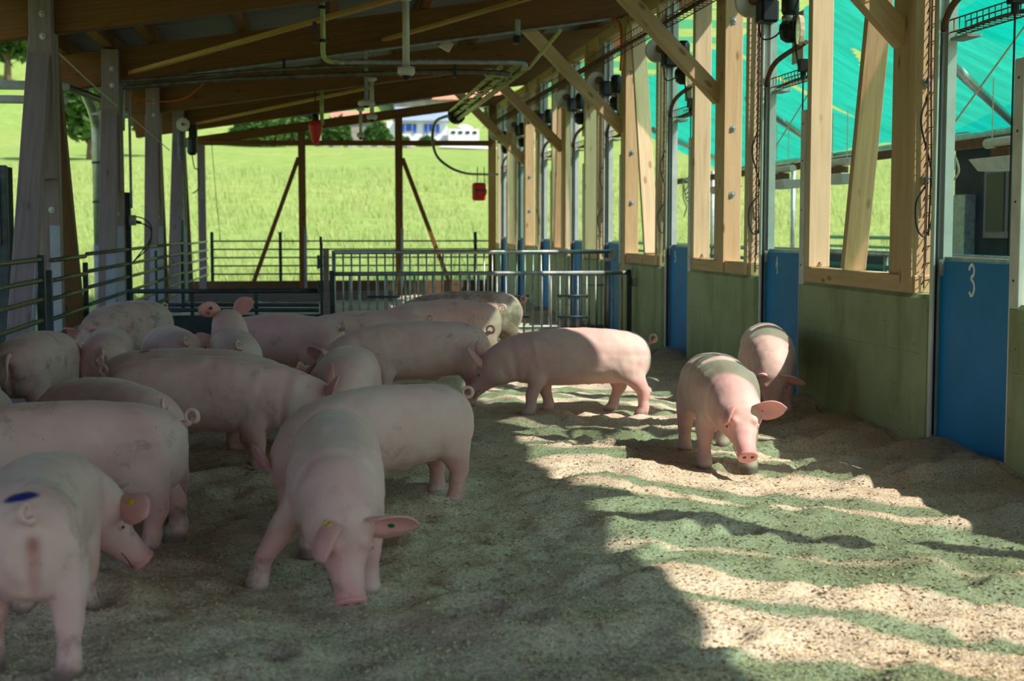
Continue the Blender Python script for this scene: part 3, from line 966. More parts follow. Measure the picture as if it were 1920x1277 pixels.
conduit('orange_cable', 'orange cable bending round the end of the rafter', 'cable', [(3.80, 18.07, zb(3.8) - 0.02), (3.89, 18.05, zb(3.8) - 0.10), (3.90, 17.97, 3.75), (3.88, 17.95, 3.45)], 0.02, 'orange_cable')
conduit('orange_cable', 'thin orange cable looped below the left rafter ends', 'cable', [(-2.28, 18.3, 3.30), (-2.20, 18.3, 3.08), (-1.95, 18.3, 3.02), (-1.6, 18.3, 3.06), (-1.35, 18.3, 3.25)], 0.009, 'orange_cable')

def hanging_camera(label, x, y, ztop, zbot, s=1.0):
    t = thing('dome_camera', label, 'camera', (x, y, zbot), 'dome cameras hung from the rafters')
    MB().lathe([(0.075 * s, 0), (0.085 * s, -0.03), (0.04 * s, -0.06)], 14, (x, y, ztop)).build('ceiling_flange', 'cream_plastic', t)
    MB().lathe([(0.034 * s, 0), (0.034 * s, -(ztop - zbot) + 0.10)], 12, (x, y, ztop - 0.03)).build('drop_pipe', 'cream_plastic', t, True)
    MB().lathe([(0.045 * s, 0.11), (0.08 * s, 0.10), (0.085 * s, 0.05), (0.065 * s, 0.02)], 16, (x, y, zbot + 0.01)).build('camera_housing', 'cream_plastic', t, True)
    MB().lathe([(0.045 * s, 0.02), (0.038 * s, -0.01), (0.015 * s, -0.028)], 14, (x, y, zbot + 0.015)).build('camera_dome', 'black', t, True, 'dark glossy camera dome')
hanging_camera('largest white dome camera hanging on a pipe near the top', 0.88, 13.72, 3.56 + 0.1, 2.87)
hanging_camera('white dome camera hanging from the middle rafter', 0.91, 22.62, 3.80, 3.12)
hanging_camera('small far dome camera hanging before the meadow', 0.87, 26.9, 3.68, 3.11, 0.9)
t = thing('hanging_sensor', 'white sensor disc on a grey rod between the dome cameras', 'sensor', (0.66, 18.2, 3.0))
MB().box((0.66, 18.1, 3.36), (0.045, 0.035, 0.62)).build('rod', 'galv_dull', t)
MB().lathe([(0.10, 0), (0.11, 0.03), (0.10, 0.06), (0.03, 0.08)], 14, (0.66, 18.1, 2.98)).build('sensor_disc', 'cream_plastic', t, True)
MB().lathe([(0.05, 0), (0.02, -0.03)], 10, (0.66, 18.1, 2.985)).build('lens', 'black', t)

t = thing('hanging_cone', 'red plastic cone hanging under the rafters', 'cone', (0.03, 22.5, 2.75))
MB().lathe([(0.035, 0.0), (0.05, 0.03), (0.085, 0.16), (0.11, 0.27), (0.10, 0.33), (0.05, 0.37)], 16, (0.03, 22.5, 2.75)).build('cone_body', 'red', t, True)
MB().lathe([(0.05, 0), (0.06, 0.04), (0.04, 0.10)], 12, (0.03, 22.5, 3.12)).build('cone_cap', 'black', t, True)
MB().tube([(0.03, 22.5, 3.2), (0.03, 22.5, zb(0.03))], 0.008, 6).build('hanging_cord', 'rubber', t)
MB().tube([(0.13, 22.5, zb(0.13)), (0.13, 22.5, 3.05)], 0.03, 8).build('hanger_pipe', 'tube_green', t, True)

t = thing('hanging_box', 'red plastic box hanging from the curved pipe', 'box', (3.14, 27.2, 1.98))
MB().box((3.13, 27.25, 2.15), (0.25, 0.22, 0.34)).build('box_body', 'red', t, bevel=0.035)
MB().lathe([(0.11, 0), (0.11, 0.015)], 18, (3.16, 27.138, 2.15), (0, -1, 0)).build('front_disc', 'red', t)
MB().box((3.14, 27.12, 2.17), (0.18, 0.03, 0.025)).build('handle_bar', 'dark_steel', t)
for dx in (0.0, 0.14):
    MB().tube([(3.10 + dx, 27.25, 2.32), (3.10 + dx * 0.9, 27.25, 2.62)], 0.008, 6).build('hook_wire', 'rubber', t)

def strip_light(x, y, label):
    t = thing('strip_light', label, 'lamp', (x, y, zb(x) - 0.1))
    MB().box((x, y, zb(x) + 0.0), (0.55, 0.12, 0.07), Matrix.Rotation(-0.147, 3, 'Y')).build('lamp_housing', 'cream_plastic', t, bevel=0.01)
    MB().box((x, y, zb(x) - 0.045), (0.50, 0.09, 0.03), Matrix.Rotation(-0.147, 3, 'Y')).build('lamp_cover', 'white_paint_and_sunlit', t, bevel=0.01)
t = thing('floodlight', 'small cream floodlight tilted under the third rafter', 'lamp', (1.65, 18.4, 3.7))
MB().box((1.70, 18.5, 3.80), (0.16, 0.10, 0.12), Matrix.Rotation(0.5, 3, 'Y')).build('lamp_housing', 'cream_plastic', t, bevel=0.01)
MB().box((1.62, 18.5, 3.84), (0.14, 0.14, 0.04), Matrix.Rotation(-0.6, 3, 'Y')).build('lamp_bracket', 'grey_wood', t)
t = thing('security_camera', 'small grey bullet camera under the knee brace', 'camera', (2.35, 17.0, 3.5))
MB().box((2.42, 17.0, zb(2.42) - 0.12), (0.06, 0.06, 0.22)).build('camera_bracket', 'galv', t)
MB().box((2.40, 16.95, zb(2.42) - 0.25), (0.08, 0.14, 0.10)).build('camera_body', 'black', t, bevel=0.015)

# ------------------------------------------------------------------ cable tray along the right wall
t = thing('cable_tray', 'rusty wire mesh cable tray running along the top of the right wall', 'cable tray', (3.72, 18, 3.6))
for dx in (-0.10, 0.0, 0.10):
    MB().tube([(3.72 + dx, 8.0, 3.62), (3.72 + dx, 30.8, 3.62)], 0.006, 5).build('tray_wire', 'rust_mesh', t)
for s in (-0.11, 0.11):
    MB().tube([(3.72 + s, 8.0, 3.70), (3.72 + s, 30.8, 3.70)], 0.006, 5).build('tray_wire', 'rust_mesh', t)
me = None
for k in range(150):
    y = 8.05 + 0.15 * k
    if me is None:
        me = MB().tube([(3.61, y, 3.70), (3.61, y, 3.62), (3.83, y, 3.62), (3.83, y, 3.70)], 0.004, 4).build('tray_rib', 'rust_mesh', t, org=(3.72, y, 3.6)).data
    else:
        put(bpy.data.objects.new('tray_rib', me), t, mw=Matrix.Translation((3.72, y, 3.6)))
MB().tube(arc([(3.70, 8, 3.635), (3.74, 14, 3.64), (3.68, 20, 3.635), (3.72, 30.5, 3.64)], 8), 0.018, 6).build('cable', 'rust_mesh', t, True)
MB().tube(arc([(3.75, 8, 3.64), (3.70, 13, 3.635), (3.76, 21, 3.64), (3.70, 30.5, 3.635)], 8), 0.014, 6).build('cable', 'rubber', t, True)

# ------------------------------------------------------------------ per door: winch, reel, cable ladder, cross tray
WL = {2: 'beside the door marked three', 3: 'beside the door marked four', 4: 'beside the door marked five', 5: 'above the first door beyond the gate', 6: 'above the second door beyond the gate', 7: 'above the third door beyond the gate', 8: 'above the fourth door beyond the gate', 9: 'above the farthest door'}
for i, (a, b, num) in enumerate(DOORS):
    if i < 2:
        continue
    w = WL[i]
    far = i > 5
    t = thing('door_winch', 'black door winch with pale round reel ' + w, 'winch', (X0, b, 3.0), 'door winches along the right wall')
    rx, ry, rz = X0 - 0.06, b + 0.14, 3.47
    MB().lathe([(0.02, -0.03), (0.135, -0.028), (0.14, -0.01), (0.14, 0.01), (0.135, 0.028), (0.02, 0.03)], 24, (rx, ry, rz), (0, 1, 0)).build('reel_disc', 'cream_plastic', t, False, 'pale round reel disc')
    MB().lathe([(0.0, -0.09), (0.05, -0.08), (0.055, -0.03)], 12, (rx + 0.03, ry, rz + 0.02), (0, 1, 0)).build('reel_hub', 'rust_mesh', t)
    my = a + 0.45
    MB().lathe([(0.06, 0), (0.075, 0.03), (0.075, 0.20), (0.05, 0.24)], 14, (X0 + 0.06, my, 3.25)).build('motor', 'black', t, True)
    MB().lathe([(0.035, 0), (0.08, 0.03), (0.095, 0.10), (0.09, 0.15), (0.07, 0.17)], 12, (X0 + 0.06, my, 3.02)).build('motor_cap', 'black', t)
    MB().lathe([(0.072, 0), (0.072, 0.05)], 12, (X0 + 0.06, my, 3.19)).build('motor_band', 'galv', t, True)
    MB().box((X0 + 0.04, b - 0.05, 3.36), (0.16, 0.20, 0.20)).build('gear_box', 'black', t, bevel=0.02)
    MB().tube(arc([(X0 + 0.06, b + 0.03, 2.72), (X0 + 0.07, b - 0.10, 2.86), (X0 + 0.08, b - 0.35, 2.93), (X0 + 0.08, a + 0.1, 2.98)], 5), 0.022, 8).build('support_arm', 'rust_mesh', t, True)
    MB().box((X0 + 0.10, a + 0.35, 3.05), (0.012, 0.28, 0.42)).build('back_plate', 'aluminium', t)
    if i < 6:
        c = MB()
        for q in range(4):
            c.tube([(X0 + 0.02 + 0.012 * q, a + 0.12 + 0.055 * math.cos(k / 14 * 6.283) + 0.006 * q, 3.08 + 0.12 * math.sin(k / 14 * 6.283)) for k in range(15)], 0.006, 5)
        c.build('rope_coil', 'rope', t, label='coil of cream rope')
        MB().box((X0 + 0.06, a + 0.10, 2.79), (0.07, 0.08, 0.10)).tube([(X0 + 0.06, a + 0.10, 2.74), (X0 + 0.06, a + 0.10, 2.68)], 0.025, 8).tube([(X0 + 0.06, a + 0.10, 2.68), (X0 + 0.06, a + 0.10, 1.3)], 0.007, 6).build('junction_plug', 'black', t)
        MB().tube(arc([(X0 + 0.0, b + 0.1, 3.30), (X0 - 0.02, b - 0.1, 3.12), (X0, b - 0.4, 3.10), (X0 + 0.04, my, 3.2)], 6), 0.008, 5).tube(arc([(X0 + 0.02, a + 0.12, 3.35), (X0 + 0.0, a + 0.2, 3.15), (X0 + 0.05, a + 0.2, 2.8)], 6), 0.007, 5).build('cables', 'rubber', t)
    # wire tray across the opening
    t = thing('cross_tray', 'short wire cable tray crossing the opening ' + w.replace('beside', 'above'), 'cable tray', (X0 + 0.12, (a + b) / 2, 2.7), 'short cable trays over the doors')
    ya, yb = a - 0.05, b + 0.02
    c = MB()
    for dx in (0.10, 0.22):
        for dz in (0.0, 0.08):
            c.tube([(X0 + dx, ya, 2.70 + dz), (X0 + dx, yb, 2.70 + dz)], 0.005, 5)
    n = 14
    for k in range(n + 1):
        y = ya + (yb - ya) * k / n
        c.tube([(X0 + 0.10, y, 2.78), (X0 + 0.10, y, 2.70), (X0 + 0.22, y, 2.70), (X0 + 0.22, y, 2.78)], 0.004, 4)
    c.build('tray_mesh', 'rust_mesh', t)
    MB().box((X0 + 0.16, yb - 0.12, 2.66), (0.10, 0.26, 0.02)).build('tray_clip', 'galv', t)
    MB().tube(arc([(X0 + 0.16, ya, 2.71), (X0 + 0.14, (ya + yb) / 2, 2.715), (X0 + 0.17, yb, 2.71)], 6), 0.012, 6).build('cable', 'rubber', t)
    # cable ladder on the stud or post next to the far guide
    t = thing('cable_ladder', 'thin wire cable ladder climbing the timber ' + w, 'cable ladder', (X0 + 0.08, b + 0.28, 1.1), 'wire cable ladders on the wall posts')
    ly = (b + 0.08 + 0.27) - 0.012
    for m in MAIN:
        if b < m < b + 0.6 or m - 0.12 < b + 0.39 < m + 0.55:
            ly = m - 0.012
    c = MB()
    for dx in (0.065, 0.135):
        c.tube([(X0 + dx, ly - 0.06, 1.05), (X0 + dx, ly - 0.06, 4.0)], 0.006, 5)
    for k in range(26):
        z = 1.1 + 0.112 * k
        c.tube([(X0 + 0.075, ly, z - 0.03), (X0 + 0.062, ly - 0.055, z), (X0 + 0.10, ly - 0.075, z + 0.01), (X0 + 0.14, ly - 0.06, z), (X0 + 0.145, ly, z + 0.03)], 0.0045, 4)
    c.build('ladder_wire', 'rust_mesh', t)
    c = MB()
    for q in range(3):
        x = X0 + 0.085 + 0.018 * q
        c.tube(arc([(x, ly - 0.03, 1.2 + 0.2 * q), (x + 0.012 * random.uniform(-1, 1), ly - 0.04, 1.9), (x + 0.015 * random.uniform(-1, 1), ly - 0.035, 2.7), (x, ly - 0.03, 3.9)], 6), 0.006, 5)
    c.build('cables', 'rubber', t)
    if i < 6:
        c = MB()
        c.tube(arc([(X0 + 0.08, ly - 0.05, 1.75), (X0 + 0.0, ly - 0.06, 1.62), (X0 + 0.01, ly - 0.06, 1.45), (X0 + 0.07, ly - 0.06, 1.40), (X0 + 0.12, ly - 0.05, 1.55), (X0 + 0.10, ly - 0.05, 1.85), (X0 + 0.02, ly - 0.06, 2.15), (X0 + 0.08, ly - 0.05, 2.35)], 6), 0.007, 5)
        c.build('cable_loop', 'rubber', t)

# ------------------------------------------------------------------ things on the left side
t = thing('downpipe', 'galvanised rainwater downpipe with an elbow on the left', 'pipe', (-3.0, 20.6, 0))
MB().tube(arc([(-2.95, 19.2, 3.30), (-2.97, 19.8, 3.16), (-3.0, 20.4, 3.04), (-3.0, 20.62, 2.90), (-3.0, 20.66, 2.65)], 7) + [Vector((-3.0, 20.66, 1.2))], 0.075, 14).build('pipe', 'galv', t, True)
MB().tube([(-3.0, 20.66, 1.22), (-3.0, 20.66, -0.15)], 0.085, 14).build('pipe_shoe', 'galv_dull', t, True)
for z in (2.35, 1.8):
    MB().lathe([(0.085, 0), (0.085, 0.03)], 14, (-3.0, 20.66, z)).build('pipe_clip', 'dark_steel', t)
MB().box((-2.75, 20.2, 3.02), (0.5, 0.06, 0.06)).lathe([(0.07, 0), (0.07, 0.04)], 12, (-2.55, 20.2, 3.02), (1, 0, 0)).build('pipe_bracket', 'galv', t)
conduit('gutter_pipe', 'upper pale pipe leaving the frame at the left edge', 'pipe', [(-4.6, 15.5, 2.92), (-3.4, 16.0, 2.98), (-2.7, 16.5, 3.02)], 0.05, 'white_paint_and_sunlit')  # grey pipes under the eave, sunlit brightness put into their white colour
conduit('gutter_pipe', 'lower pale pipe leaving the frame at the left edge', 'pipe', [(-4.6, 15.4, 2.78), (-3.4, 15.9, 2.82), (-2.7, 16.4, 2.86)], 0.045, 'white_paint_and_sunlit')
conduit('black_pipe', 'dark pipe behind the left posts below the eaves', 'pipe', [(-2.9, 16.0, 3.05), (-2.8, 18, 3.10), (-2.7, 20.0, 3.12)], 0.045, 'dark_steel')
t = thing('feed_cabinet', 'dark framed cabinet cut by the left edge of the picture', 'cabinet', (-3.45, 14.6, 0))
MB().box((-3.40, 15.4, 1.05), (0.50, 0.08, 2.1)).build('frame', 'dark_steel', t, bevel=0.01)
MB().box((-3.40, 15.34, 1.62), (0.36, 0.05, 0.70)).build('panel', 'grey_wood', t, bevel=0.01)
MB().box((-3.40, 15.6, 1.05), (0.46, 0.34, 2.08)).build('case', 'shed', t)
t = thing('socket_box', 'grey socket box with plugged black cables on the left fence post', 'socket', (-2.33, 18.45, 1.5))
MB().box((-2.27, 18.45, 1.55), (0.09, 0.08, 0.13)).build('box_body', 'galv_dull', t, bevel=0.01)
MB().lathe([(0.022, 0), (0.018, 0.06)], 8, (-2.225, 18.45, 1.53), (1, 0, -0.2)).build('plug', 'black', t)
MB().tube(arc([(-2.17, 18.45, 1.52), (-2.05, 18.45, 1.44), (-2.06, 18.45, 1.30), (-2.18, 18.46, 1.14), (-2.28, 18.47, 1.02)], 6), 0.008, 6).tube(arc([(-2.23, 18.45, 1.60), (-2.12, 18.45, 1.56), (-2.04, 18.45, 1.45), (-2.08, 18.46, 1.22), (-2.25, 18.47, 1.05)], 6), 0.008, 6).build('cables', 'rubber', t)
t = thing('cable_reel', 'round cream reel and black motor on the third left post', 'winch', (-2.3, 24.6, 2.9))
MB().lathe([(0.02, -0.03), (0.115, -0.025), (0.115, 0.025), (0.02, 0.03)], 20, (-2.24, 25.4, 3.24), (0, 1, 0)).build('reel_disc', 'cream_plastic', t)
MB().lathe([(0.025, 0), (0.025, 0.03)], 10, (-2.24, 25.36, 3.24), (0, -1, 0)).build('reel_hub', 'dark_steel', t)
MB().box((-2.08, 25.5, 3.12), (0.14, 0.16, 0.24)).lathe([(0.05, 0), (0.09, 0.05), (0.09, 0.28), (0.05, 0.33)], 12, (-2.10, 25.5, 2.72)).build('motor', 'black', t)
MB().tube(arc([(-2.10, 25.45, 2.72), (-2.06, 25.4, 2.5), (-2.0, 25.4, 2.45), (-2.0, 25.4, 2.15), (-2.1, 25.4, 2.05)], 6), 0.01, 5).build('cables', 'rubber', t)
conduit('wire', 'thin taut wire stretched between the left posts', 'wire', [(-2.37, 13.9, 3.10), (-2.36, 17.0, 2.96), (-2.35, 20.5, 2.85), (-2.34, 24.0, 2.72)], 0.007, 'rope')
conduit('wire', 'thin cord hanging against the meadow on the left', 'wire', [(-2.05, 29.5, 3.3), (-2.0, 29.5, 2.5), (-1.9, 29.5, 1.2)], 0.006, 'rubber')

# ------------------------------------------------------------------ shade net beyond the right wall
def make_net():
    def panel(y0, y1, xa, za, xb, zbm, seed, label, hole=None):
        nx, ny = 46, int((y1 - y0) * 12)
        u = np.linspace(0, 1, nx)
        y = np.linspace(y0, y1, ny)
        gu, gy = np.meshgrid(u, y)
        gx = xa + (xb - xa) * gu
        sag = -0.10 * np.sin(np.pi * gu)
        gz = za + (zbm - za) * gu + sag
        gz += 0.035 * vnoise(gx * 0.8, gy * 3.2 + 0.5 * gx, seed) + 0.012 * vnoise(gx * 1.5, gy * 11, seed + 1) + 0.03 * vnoise(gx * 0.4, gy * 0.9, seed + 2)
        V = np.stack([gx, gy, gz], -1).reshape(-1, 3)
        i = np.arange(nx * ny).reshape(ny, nx)
        F = np.stack([i[:-1, :-1], i[:-1, 1:], i[1:, 1:], i[1:, :-1]], -1).reshape(-1, 4)
        if hole:
            c = V[F].mean(axis=1)
            hx, hy, rx, ry, ang = hole
            dx, dy = c[:, 0] - hx, c[:, 1] - hy
            a, b = dx * math.cos(ang) + dy * math.sin(ang), -dx * math.sin(ang) + dy * math.cos(ang)
            F = F[(a / rx) ** 2 + (b / ry) ** 2 > 1 + 0.3 * vnoise(c[:, 0] * 9, c[:, 1] * 9, 4)]
        me = bpy.data.meshes.new('shade_net')
        me.from_pydata(V.tolist(), [], F.tolist())
        me.polygons.foreach_set('use_smooth', [True] * len(F))
        me.materials.append(M['net'])
        o = bpy.data.objects.new('shade_net', me)
        put(o, None, label, 'shade net', 'turquoise shade nets over the yard')
    panel(-3.0, 15.6, 7.0, 3.85, 10.4, 2.98, 21, 'nearest turquoise shade net, over the yard beyond the door marked three')
    panel(15.7, 24.0, 7.0, 4.62, 10.4, 2.98, 24, 'middle turquoise shade net with a torn hole', (8.2, 20.7, 0.45, 0.10, 0.9))
    panel(24.1, 36.0, 7.0, 4.62, 10.4, 2.98, 27, 'farthest turquoise shade net beyond the far posts')
make_net()

def upper_net():
    # strips of net laced between the eaves and the lower nets, open slits between them
    slits = [(1.2, 1.7), (2.90, 3.48), (3.64, 4.10), (4.64, 4.74), (5.90, 6.12), (6.42, 7.22), (7.58, 7.72), (7.92, 8.14), (8.92, 9.34), (9.6, 9.98), (10.30, 10.46), (10.92, 11.42), (11.85, 12.35),
             (12.62, 12.98), (13.30, 14.15), (14.45, 15.0), (15.9, 16.1), (16.25, 17.3), (17.75, 18.6), (19.3, 20.6), (21.4, 22.3), (22.5, 23.6), (24.4, 25.4), (26.3, 27.4), (28.2, 29.2), (30.2, 31.0)]
    t = thing('shade_net', 'strips of turquoise net laced between the eaves and the yard nets', 'shade net', (6, 14, 3.9), 'turquoise shade nets over the yard')
    edges = [-1.0] + [e for s in slits for e in s] + [37.0]
    for k in range(0, len(edges), 2):
        w0, w1 = edges[k], edges[k + 1]
        nx, nw = 40, max(3, int((w1 - w0) * 14))
        u = np.linspace(0, 1, nx)
        f = np.linspace(0, 1, nw)
        gu, gf = np.meshgrid(u, f)
        gx = 4.985 + 2.045 * gu
        j0 = 0.05 * vnoise(gx * 1.7, gx * 0 + w0 * 3, 31) + 0.02 * vnoise(gx * 6, gx * 0 + w0 * 3, 32)
        j1 = 0.05 * vnoise(gx * 1.7, gx * 0 + w1 * 3, 33) + 0.02 * vnoise(gx * 6, gx * 0 + w1 * 3, 34)
        gw = (w0 + j0) * (1 - gf) + (w1 + j1) * gf
        gy = gw - 0.7 * (gx - 4.05)
        zl = 3.85 + 0.77 * np.clip((gy - 15.6) / 0.3, 0, 1)
        gz = 4.83 + (zl - 4.83) * gu + 0.02 * vnoise(gx * 2, gy * 3, 35)
        V = np.stack([gx, gy, gz], -1).reshape(-1, 3)
        i = np.arange(nx * nw).reshape(nw, nx)
        F = np.stack([i[:-1, :-1], i[:-1, 1:], i[1:, 1:], i[1:, :-1]], -1).reshape(-1, 4)
        c = MB()
        c.v = V.tolist()
        c.f = F.tolist()
        c.mi = [0] * len(F)
        c.build('net_strip', 'thin_net', t, True)
upper_net()

def pole(label, p0, p1, r, mat='galv', group='poles carrying the shade net'):
    MB().tube([p0, p1], r, 10).build('pole', mat, None, True, label, 'pole', group)
pole('long level steel pole carrying the outer edge of the shade net', (10.4, 6, 2.92), (10.4, 36, 2.92), 0.055)
pole('slanting steel pole under the net beyond the door marked three', (7.0, 15.2, 3.30), (10.2, 19.9, 3.0), 0.06)
pole('slanting steel pole under the net beyond the door marked four', (7.0, 22.6, 3.55), (10.3, 27.6, 2.9), 0.06)
pole('slanting steel pole under the net beyond the door marked five', (7.0, 29.2, 3.5), (10.3, 34.0, 2.9), 0.06)
pole('upright steel pole of the net beyond the slanting wall brace', (10.4, 23.7, 0), (10.4, 23.7, 2.95), 0.05)
pole('upright steel pole of the net beyond the door marked four', (10.4, 30.2, 0), (10.4, 30.2, 2.95), 0.05)
pole('upright steel pole of the net beyond the door marked five', (10.4, 36.6, 0), (10.4, 36.6, 2.95), 0.05)
t = thing('yard_beam', 'brown steel beam above the lamps in the yard', 'beam', (7.0, 18, 2.3))
MB().box((7.05, 19, 2.36), (0.06, 22, 0.10)).build('beam', 'rust_mesh', t)

# lamps and ropes hung in the yard
LY = [(12.9, 'pale trough lamp hanging beyond the door marked three'), (17.2, 'pale trough lamp hanging beyond the slanting wall brace'), (19.4, 'pale trough lamp hanging beyond the door marked four'), (22.3, 'pale trough lamp hanging beyond the door marked five'), (26.5, 'farthest pale trough lamp hanging in the yard')]
for y, lab in LY:
    t = thing('trough_lamp', lab, 'lamp', (6.5, y, 1.98), 'trough lamps in the yard')
    x = 6.5
    vs = [(x - 0.17, y - 0.55, 2.12), (x + 0.17, y - 0.55, 2.12), (x + 0.17, y + 0.35, 2.12), (x - 0.17, y + 0.35, 2.12), (x - 0.11, y - 0.46, 2.0), (x + 0.11, y - 0.46, 2.0), (x + 0.11, y + 0.26, 2.0), (x - 0.11, y + 0.26, 2.0)]
    MB().add(vs, [(0, 1, 2, 3), (7, 6, 5, 4), (0, 4, 5, 1), (1, 5, 6, 2), (2, 6, 7, 3), (3, 7, 4, 0)]).build('lamp_trough', 'white_paint_and_sunlit', t, bevel=0.006)
    MB().box((x, y - 0.05, 2.17), (0.10, 0.35, 0.09)).build('lamp_box', 'rust_mesh', t)
    MB().tube([(x, y - 0.5, 2.27), (x, y + 0.3, 2.27)], 0.05, 10).build('carrier_pipe', 'cream_plastic', t, True)
    for dy in (-0.3, 0.2):
        MB().tube([(x, y + dy, 2.2), (x, y + dy, 2.9)], 0.006, 5).build('hanging_wire', 'rope', t)
for k, (y, lab) in enumerate(((13.9, 'cream rope tied in loops beside the lamp past the door marked three'), (17.9, 'cream rope tied in loops behind the pale stud'), (20.3, 'cream rope tied in loops beyond the door marked four'), (24.0, 'cream rope tied in loops beyond the door marked five'))):
    c = MB()
    x = 6.3
    for q in range(4):
        a = 0.10 + 0.06 * q
        c.tube(arc([(x, y, 2.30), (x + 0.05, y - a, 2.28 - 0.03 * q), (x + 0.03, y - a * 1.6, 2.15 - 0.05 * q), (x, y - a * 0.8, 2.10 - 0.06 * q), (x, y, 2.26)], 5), 0.012, 5)
    c.tube(arc([(x, y, 2.30), (x - 0.02, y - 0.06, 2.1), (x, y - 0.03, 1.95), (x + 0.03, y - 0.12, 1.82), (x, y - 0.06, 1.65)], 6), 0.013, 5)
    c.build('rope', 'rope', None, True, lab, 'rope', 'looped ropes in the yard')
for y, lab in ((11.6, 'thin taut cord slanting under the nearest net'), (16.6, 'thin taut cord slanting beyond the door marked four')):
    conduit('cord', lab, 'cord', [(5.4, y + 0.6, 2.0), (5.6, y, 2.6), (5.8, y - 0.6, 3.2)], 0.008, 'rope')

# pens in the yard
t = thing('yard_fence', 'steel and teal rail fence of the yard pens beyond the wall', 'fence', (6.2, 18, 0))
for z, r, m in ((1.17, 0.03, 'galv'), (1.02, 0.025, 'teal_pipe'), (0.86, 0.025, 'galv')):
    MB().tube([(6.2, 7, z), (6.2, 31, z)], r, 8).build('rail', m, t, True)
MB().box((6.25, 19, 0.40), (0.05, 24, 0.78)).build('board', 'shed', t)
for y in np.arange(8, 31, 2.3):
    MB().tube([(6.2, y, 0), (6.2, y, 1.2)], 0.03, 8).build('fence_post', 'galv', t, True)
t = thing('yard_wall', 'dark low wall at the far edge of the yard', 'wall', (11.9, 18, 0))
MB().box((11.9, 18, 0.45), (0.2, 30, 0.9)).build('wall_body', 'shed', t)
MB().tube([(11.8, 3, 1.25), (11.8, 33, 1.25)], 0.04, 8).build('rail', 'teal_pipe', t, True)
MB().tube([(11.8, 3, 1.05), (11.8, 33, 1.05)], 0.03, 8).build('rail', 'teal_pipe', t, True)

t = thing('dark_shed', 'dark shed with a pale framed window beyond the yard', 'shed', (12, 22, 0))
MB().box((13.2, 21.6, 1.5), (3.0, 6.8, 3.0)).build('shed_wall', 'shed', t)
MB().box((12.6, 18.16, 1.55), (0.95, 0.06, 1.15)).build('window_frame', 'grey_wood', t, bevel=0.01)
MB().box((12.6, 18.12, 1.55), (0.72, 0.03, 0.92)).build('window_pane', 'glass_dark', t)
MB().box((12.6, 18.10, 1.55), (0.05, 0.04, 0.95)).build('window_bar', 'grey_wood', t)
MB().box((11.68, 22.9, 1.9), (0.05, 1.7, 1.25)).build('window_frame', 'grey_wood', t, bevel=0.01)
for dy in (-0.4, 0.4):
    MB().box((11.65, 22.9 + dy, 1.9), (0.03, 0.66, 1.0)).build('window_pane', 'glass_dark', t)
MB().box((11.6, 24.4, 1.5), (0.2, 0.5, 1.1)).build('meter_box', 'galv_dull', t)
vs = [(11.3, 17.8, 3.0), (15.1, 17.8, 3.0), (15.1, 25.4, 3.0), (11.3, 25.4, 3.0), (13.2, 17.8, 3.9), (13.2, 25.4, 3.9)]
MB().add(vs, [(0, 1, 4), (3, 5, 2), (0, 4, 5, 3), (1, 2, 5, 4), (0, 3, 2, 1)]).build('roof', 'shed', t)

# ------------------------------------------------------------------ farmhouse on the hill
HY = 150.0
hz = 10.2
t = thing('farmhouse', 'white farmhouse with bright blue shutters on the hillside', 'house', (11.5, HY, hz))
MB().box((11.4, HY + 4, hz + 0.95), (5.0, 8, 3.0)).build('wall', 'white_wall', t)
for x in (9.85, 12.25):
    f = MB().box((x, HY - 0.05, 11.95), (0.9, 0.12, 0.85)).build('window', 'white_paint_and_sunlit', t)
    MB().box((x, HY - 0.13, 11.95), (0.6, 0.06, 0.75)).build('pane', 'blue_shutter', f)
    for s in (-1, 1):
        MB().box((x + s * 0.62, HY - 0.16, 11.85), (0.34, 0.06, 0.95)).build('shutter', 'blue_shutter', f)
vs = [(8.6, HY - 0.7, 12.62), (14.2, HY - 0.7, 12.62), (14.2, HY + 8.7, 12.62), (8.6, HY + 8.7, 12.62), (8.6, HY + 4, 14.4), (14.2, HY + 4, 14.4)]
MB().add(vs, [(0, 1, 5, 4), (2, 3, 4, 5), (0, 4, 3), (1, 2, 5), (0, 3, 2, 1)]).build('roof', 'blue_roof', t)
MB().box((8.2, HY + 3, 11.3), (1.2, 5, 2.6)).build('side_wing', 'white_wall', t)
t = thing('terrace', 'white terrace wall with four dark openings beside the farmhouse', 'terrace', (15.4, HY - 1, hz))
MB().box((15.5, HY - 0.8, 10.7), (3.2, 1.0, 2.1)).build('wall', 'white_wall', t)
for k in range(4):
    MB().box((14.4 + 0.75 * k, HY - 1.34, 11.4), (0.42, 0.1, 0.28)).build('opening', 'glass_dark', t)
MB().box((12.4, HY - 1.5, 10.05), (3.2, 0.6, 0.75)).build('parapet', 'blue_roof', t)
t = thing('parasol', 'pale open parasol on the farmhouse terrace', 'parasol', (15.9, HY - 0.4, hz + 2))
MB().lathe([(1.0, 0), (0.8, 0.28), (0.35, 0.48), (0.02, 0.55)], 12, (15.8, HY + 0.9, 11.85)).build('canopy', 'white_wall', t, True)
MB().tube([(15.8, HY + 0.9, hz + 0.2), (15.8, HY + 0.9, 12.3)], 0.05, 6).build('pole', 'galv', t)
t = thing('hillside_barn', 'terracotta roofed barn half hidden beside the farmhouse', 'barn', (4.6, HY + 6, hz))
MB().box((4.3, HY + 8, hz + 1.0), (4.6, 5, 3.4)).build('wall', 'rock', t)
vs = [(1.8, HY + 5.2, hz + 2.7), (6.9, HY + 5.2, hz + 2.7), (6.9, HY + 11, hz + 2.7), (1.8, HY + 11, hz + 2.7), (1.8, HY + 8, hz + 4.0), (6.9, HY + 8, hz + 4.0)]
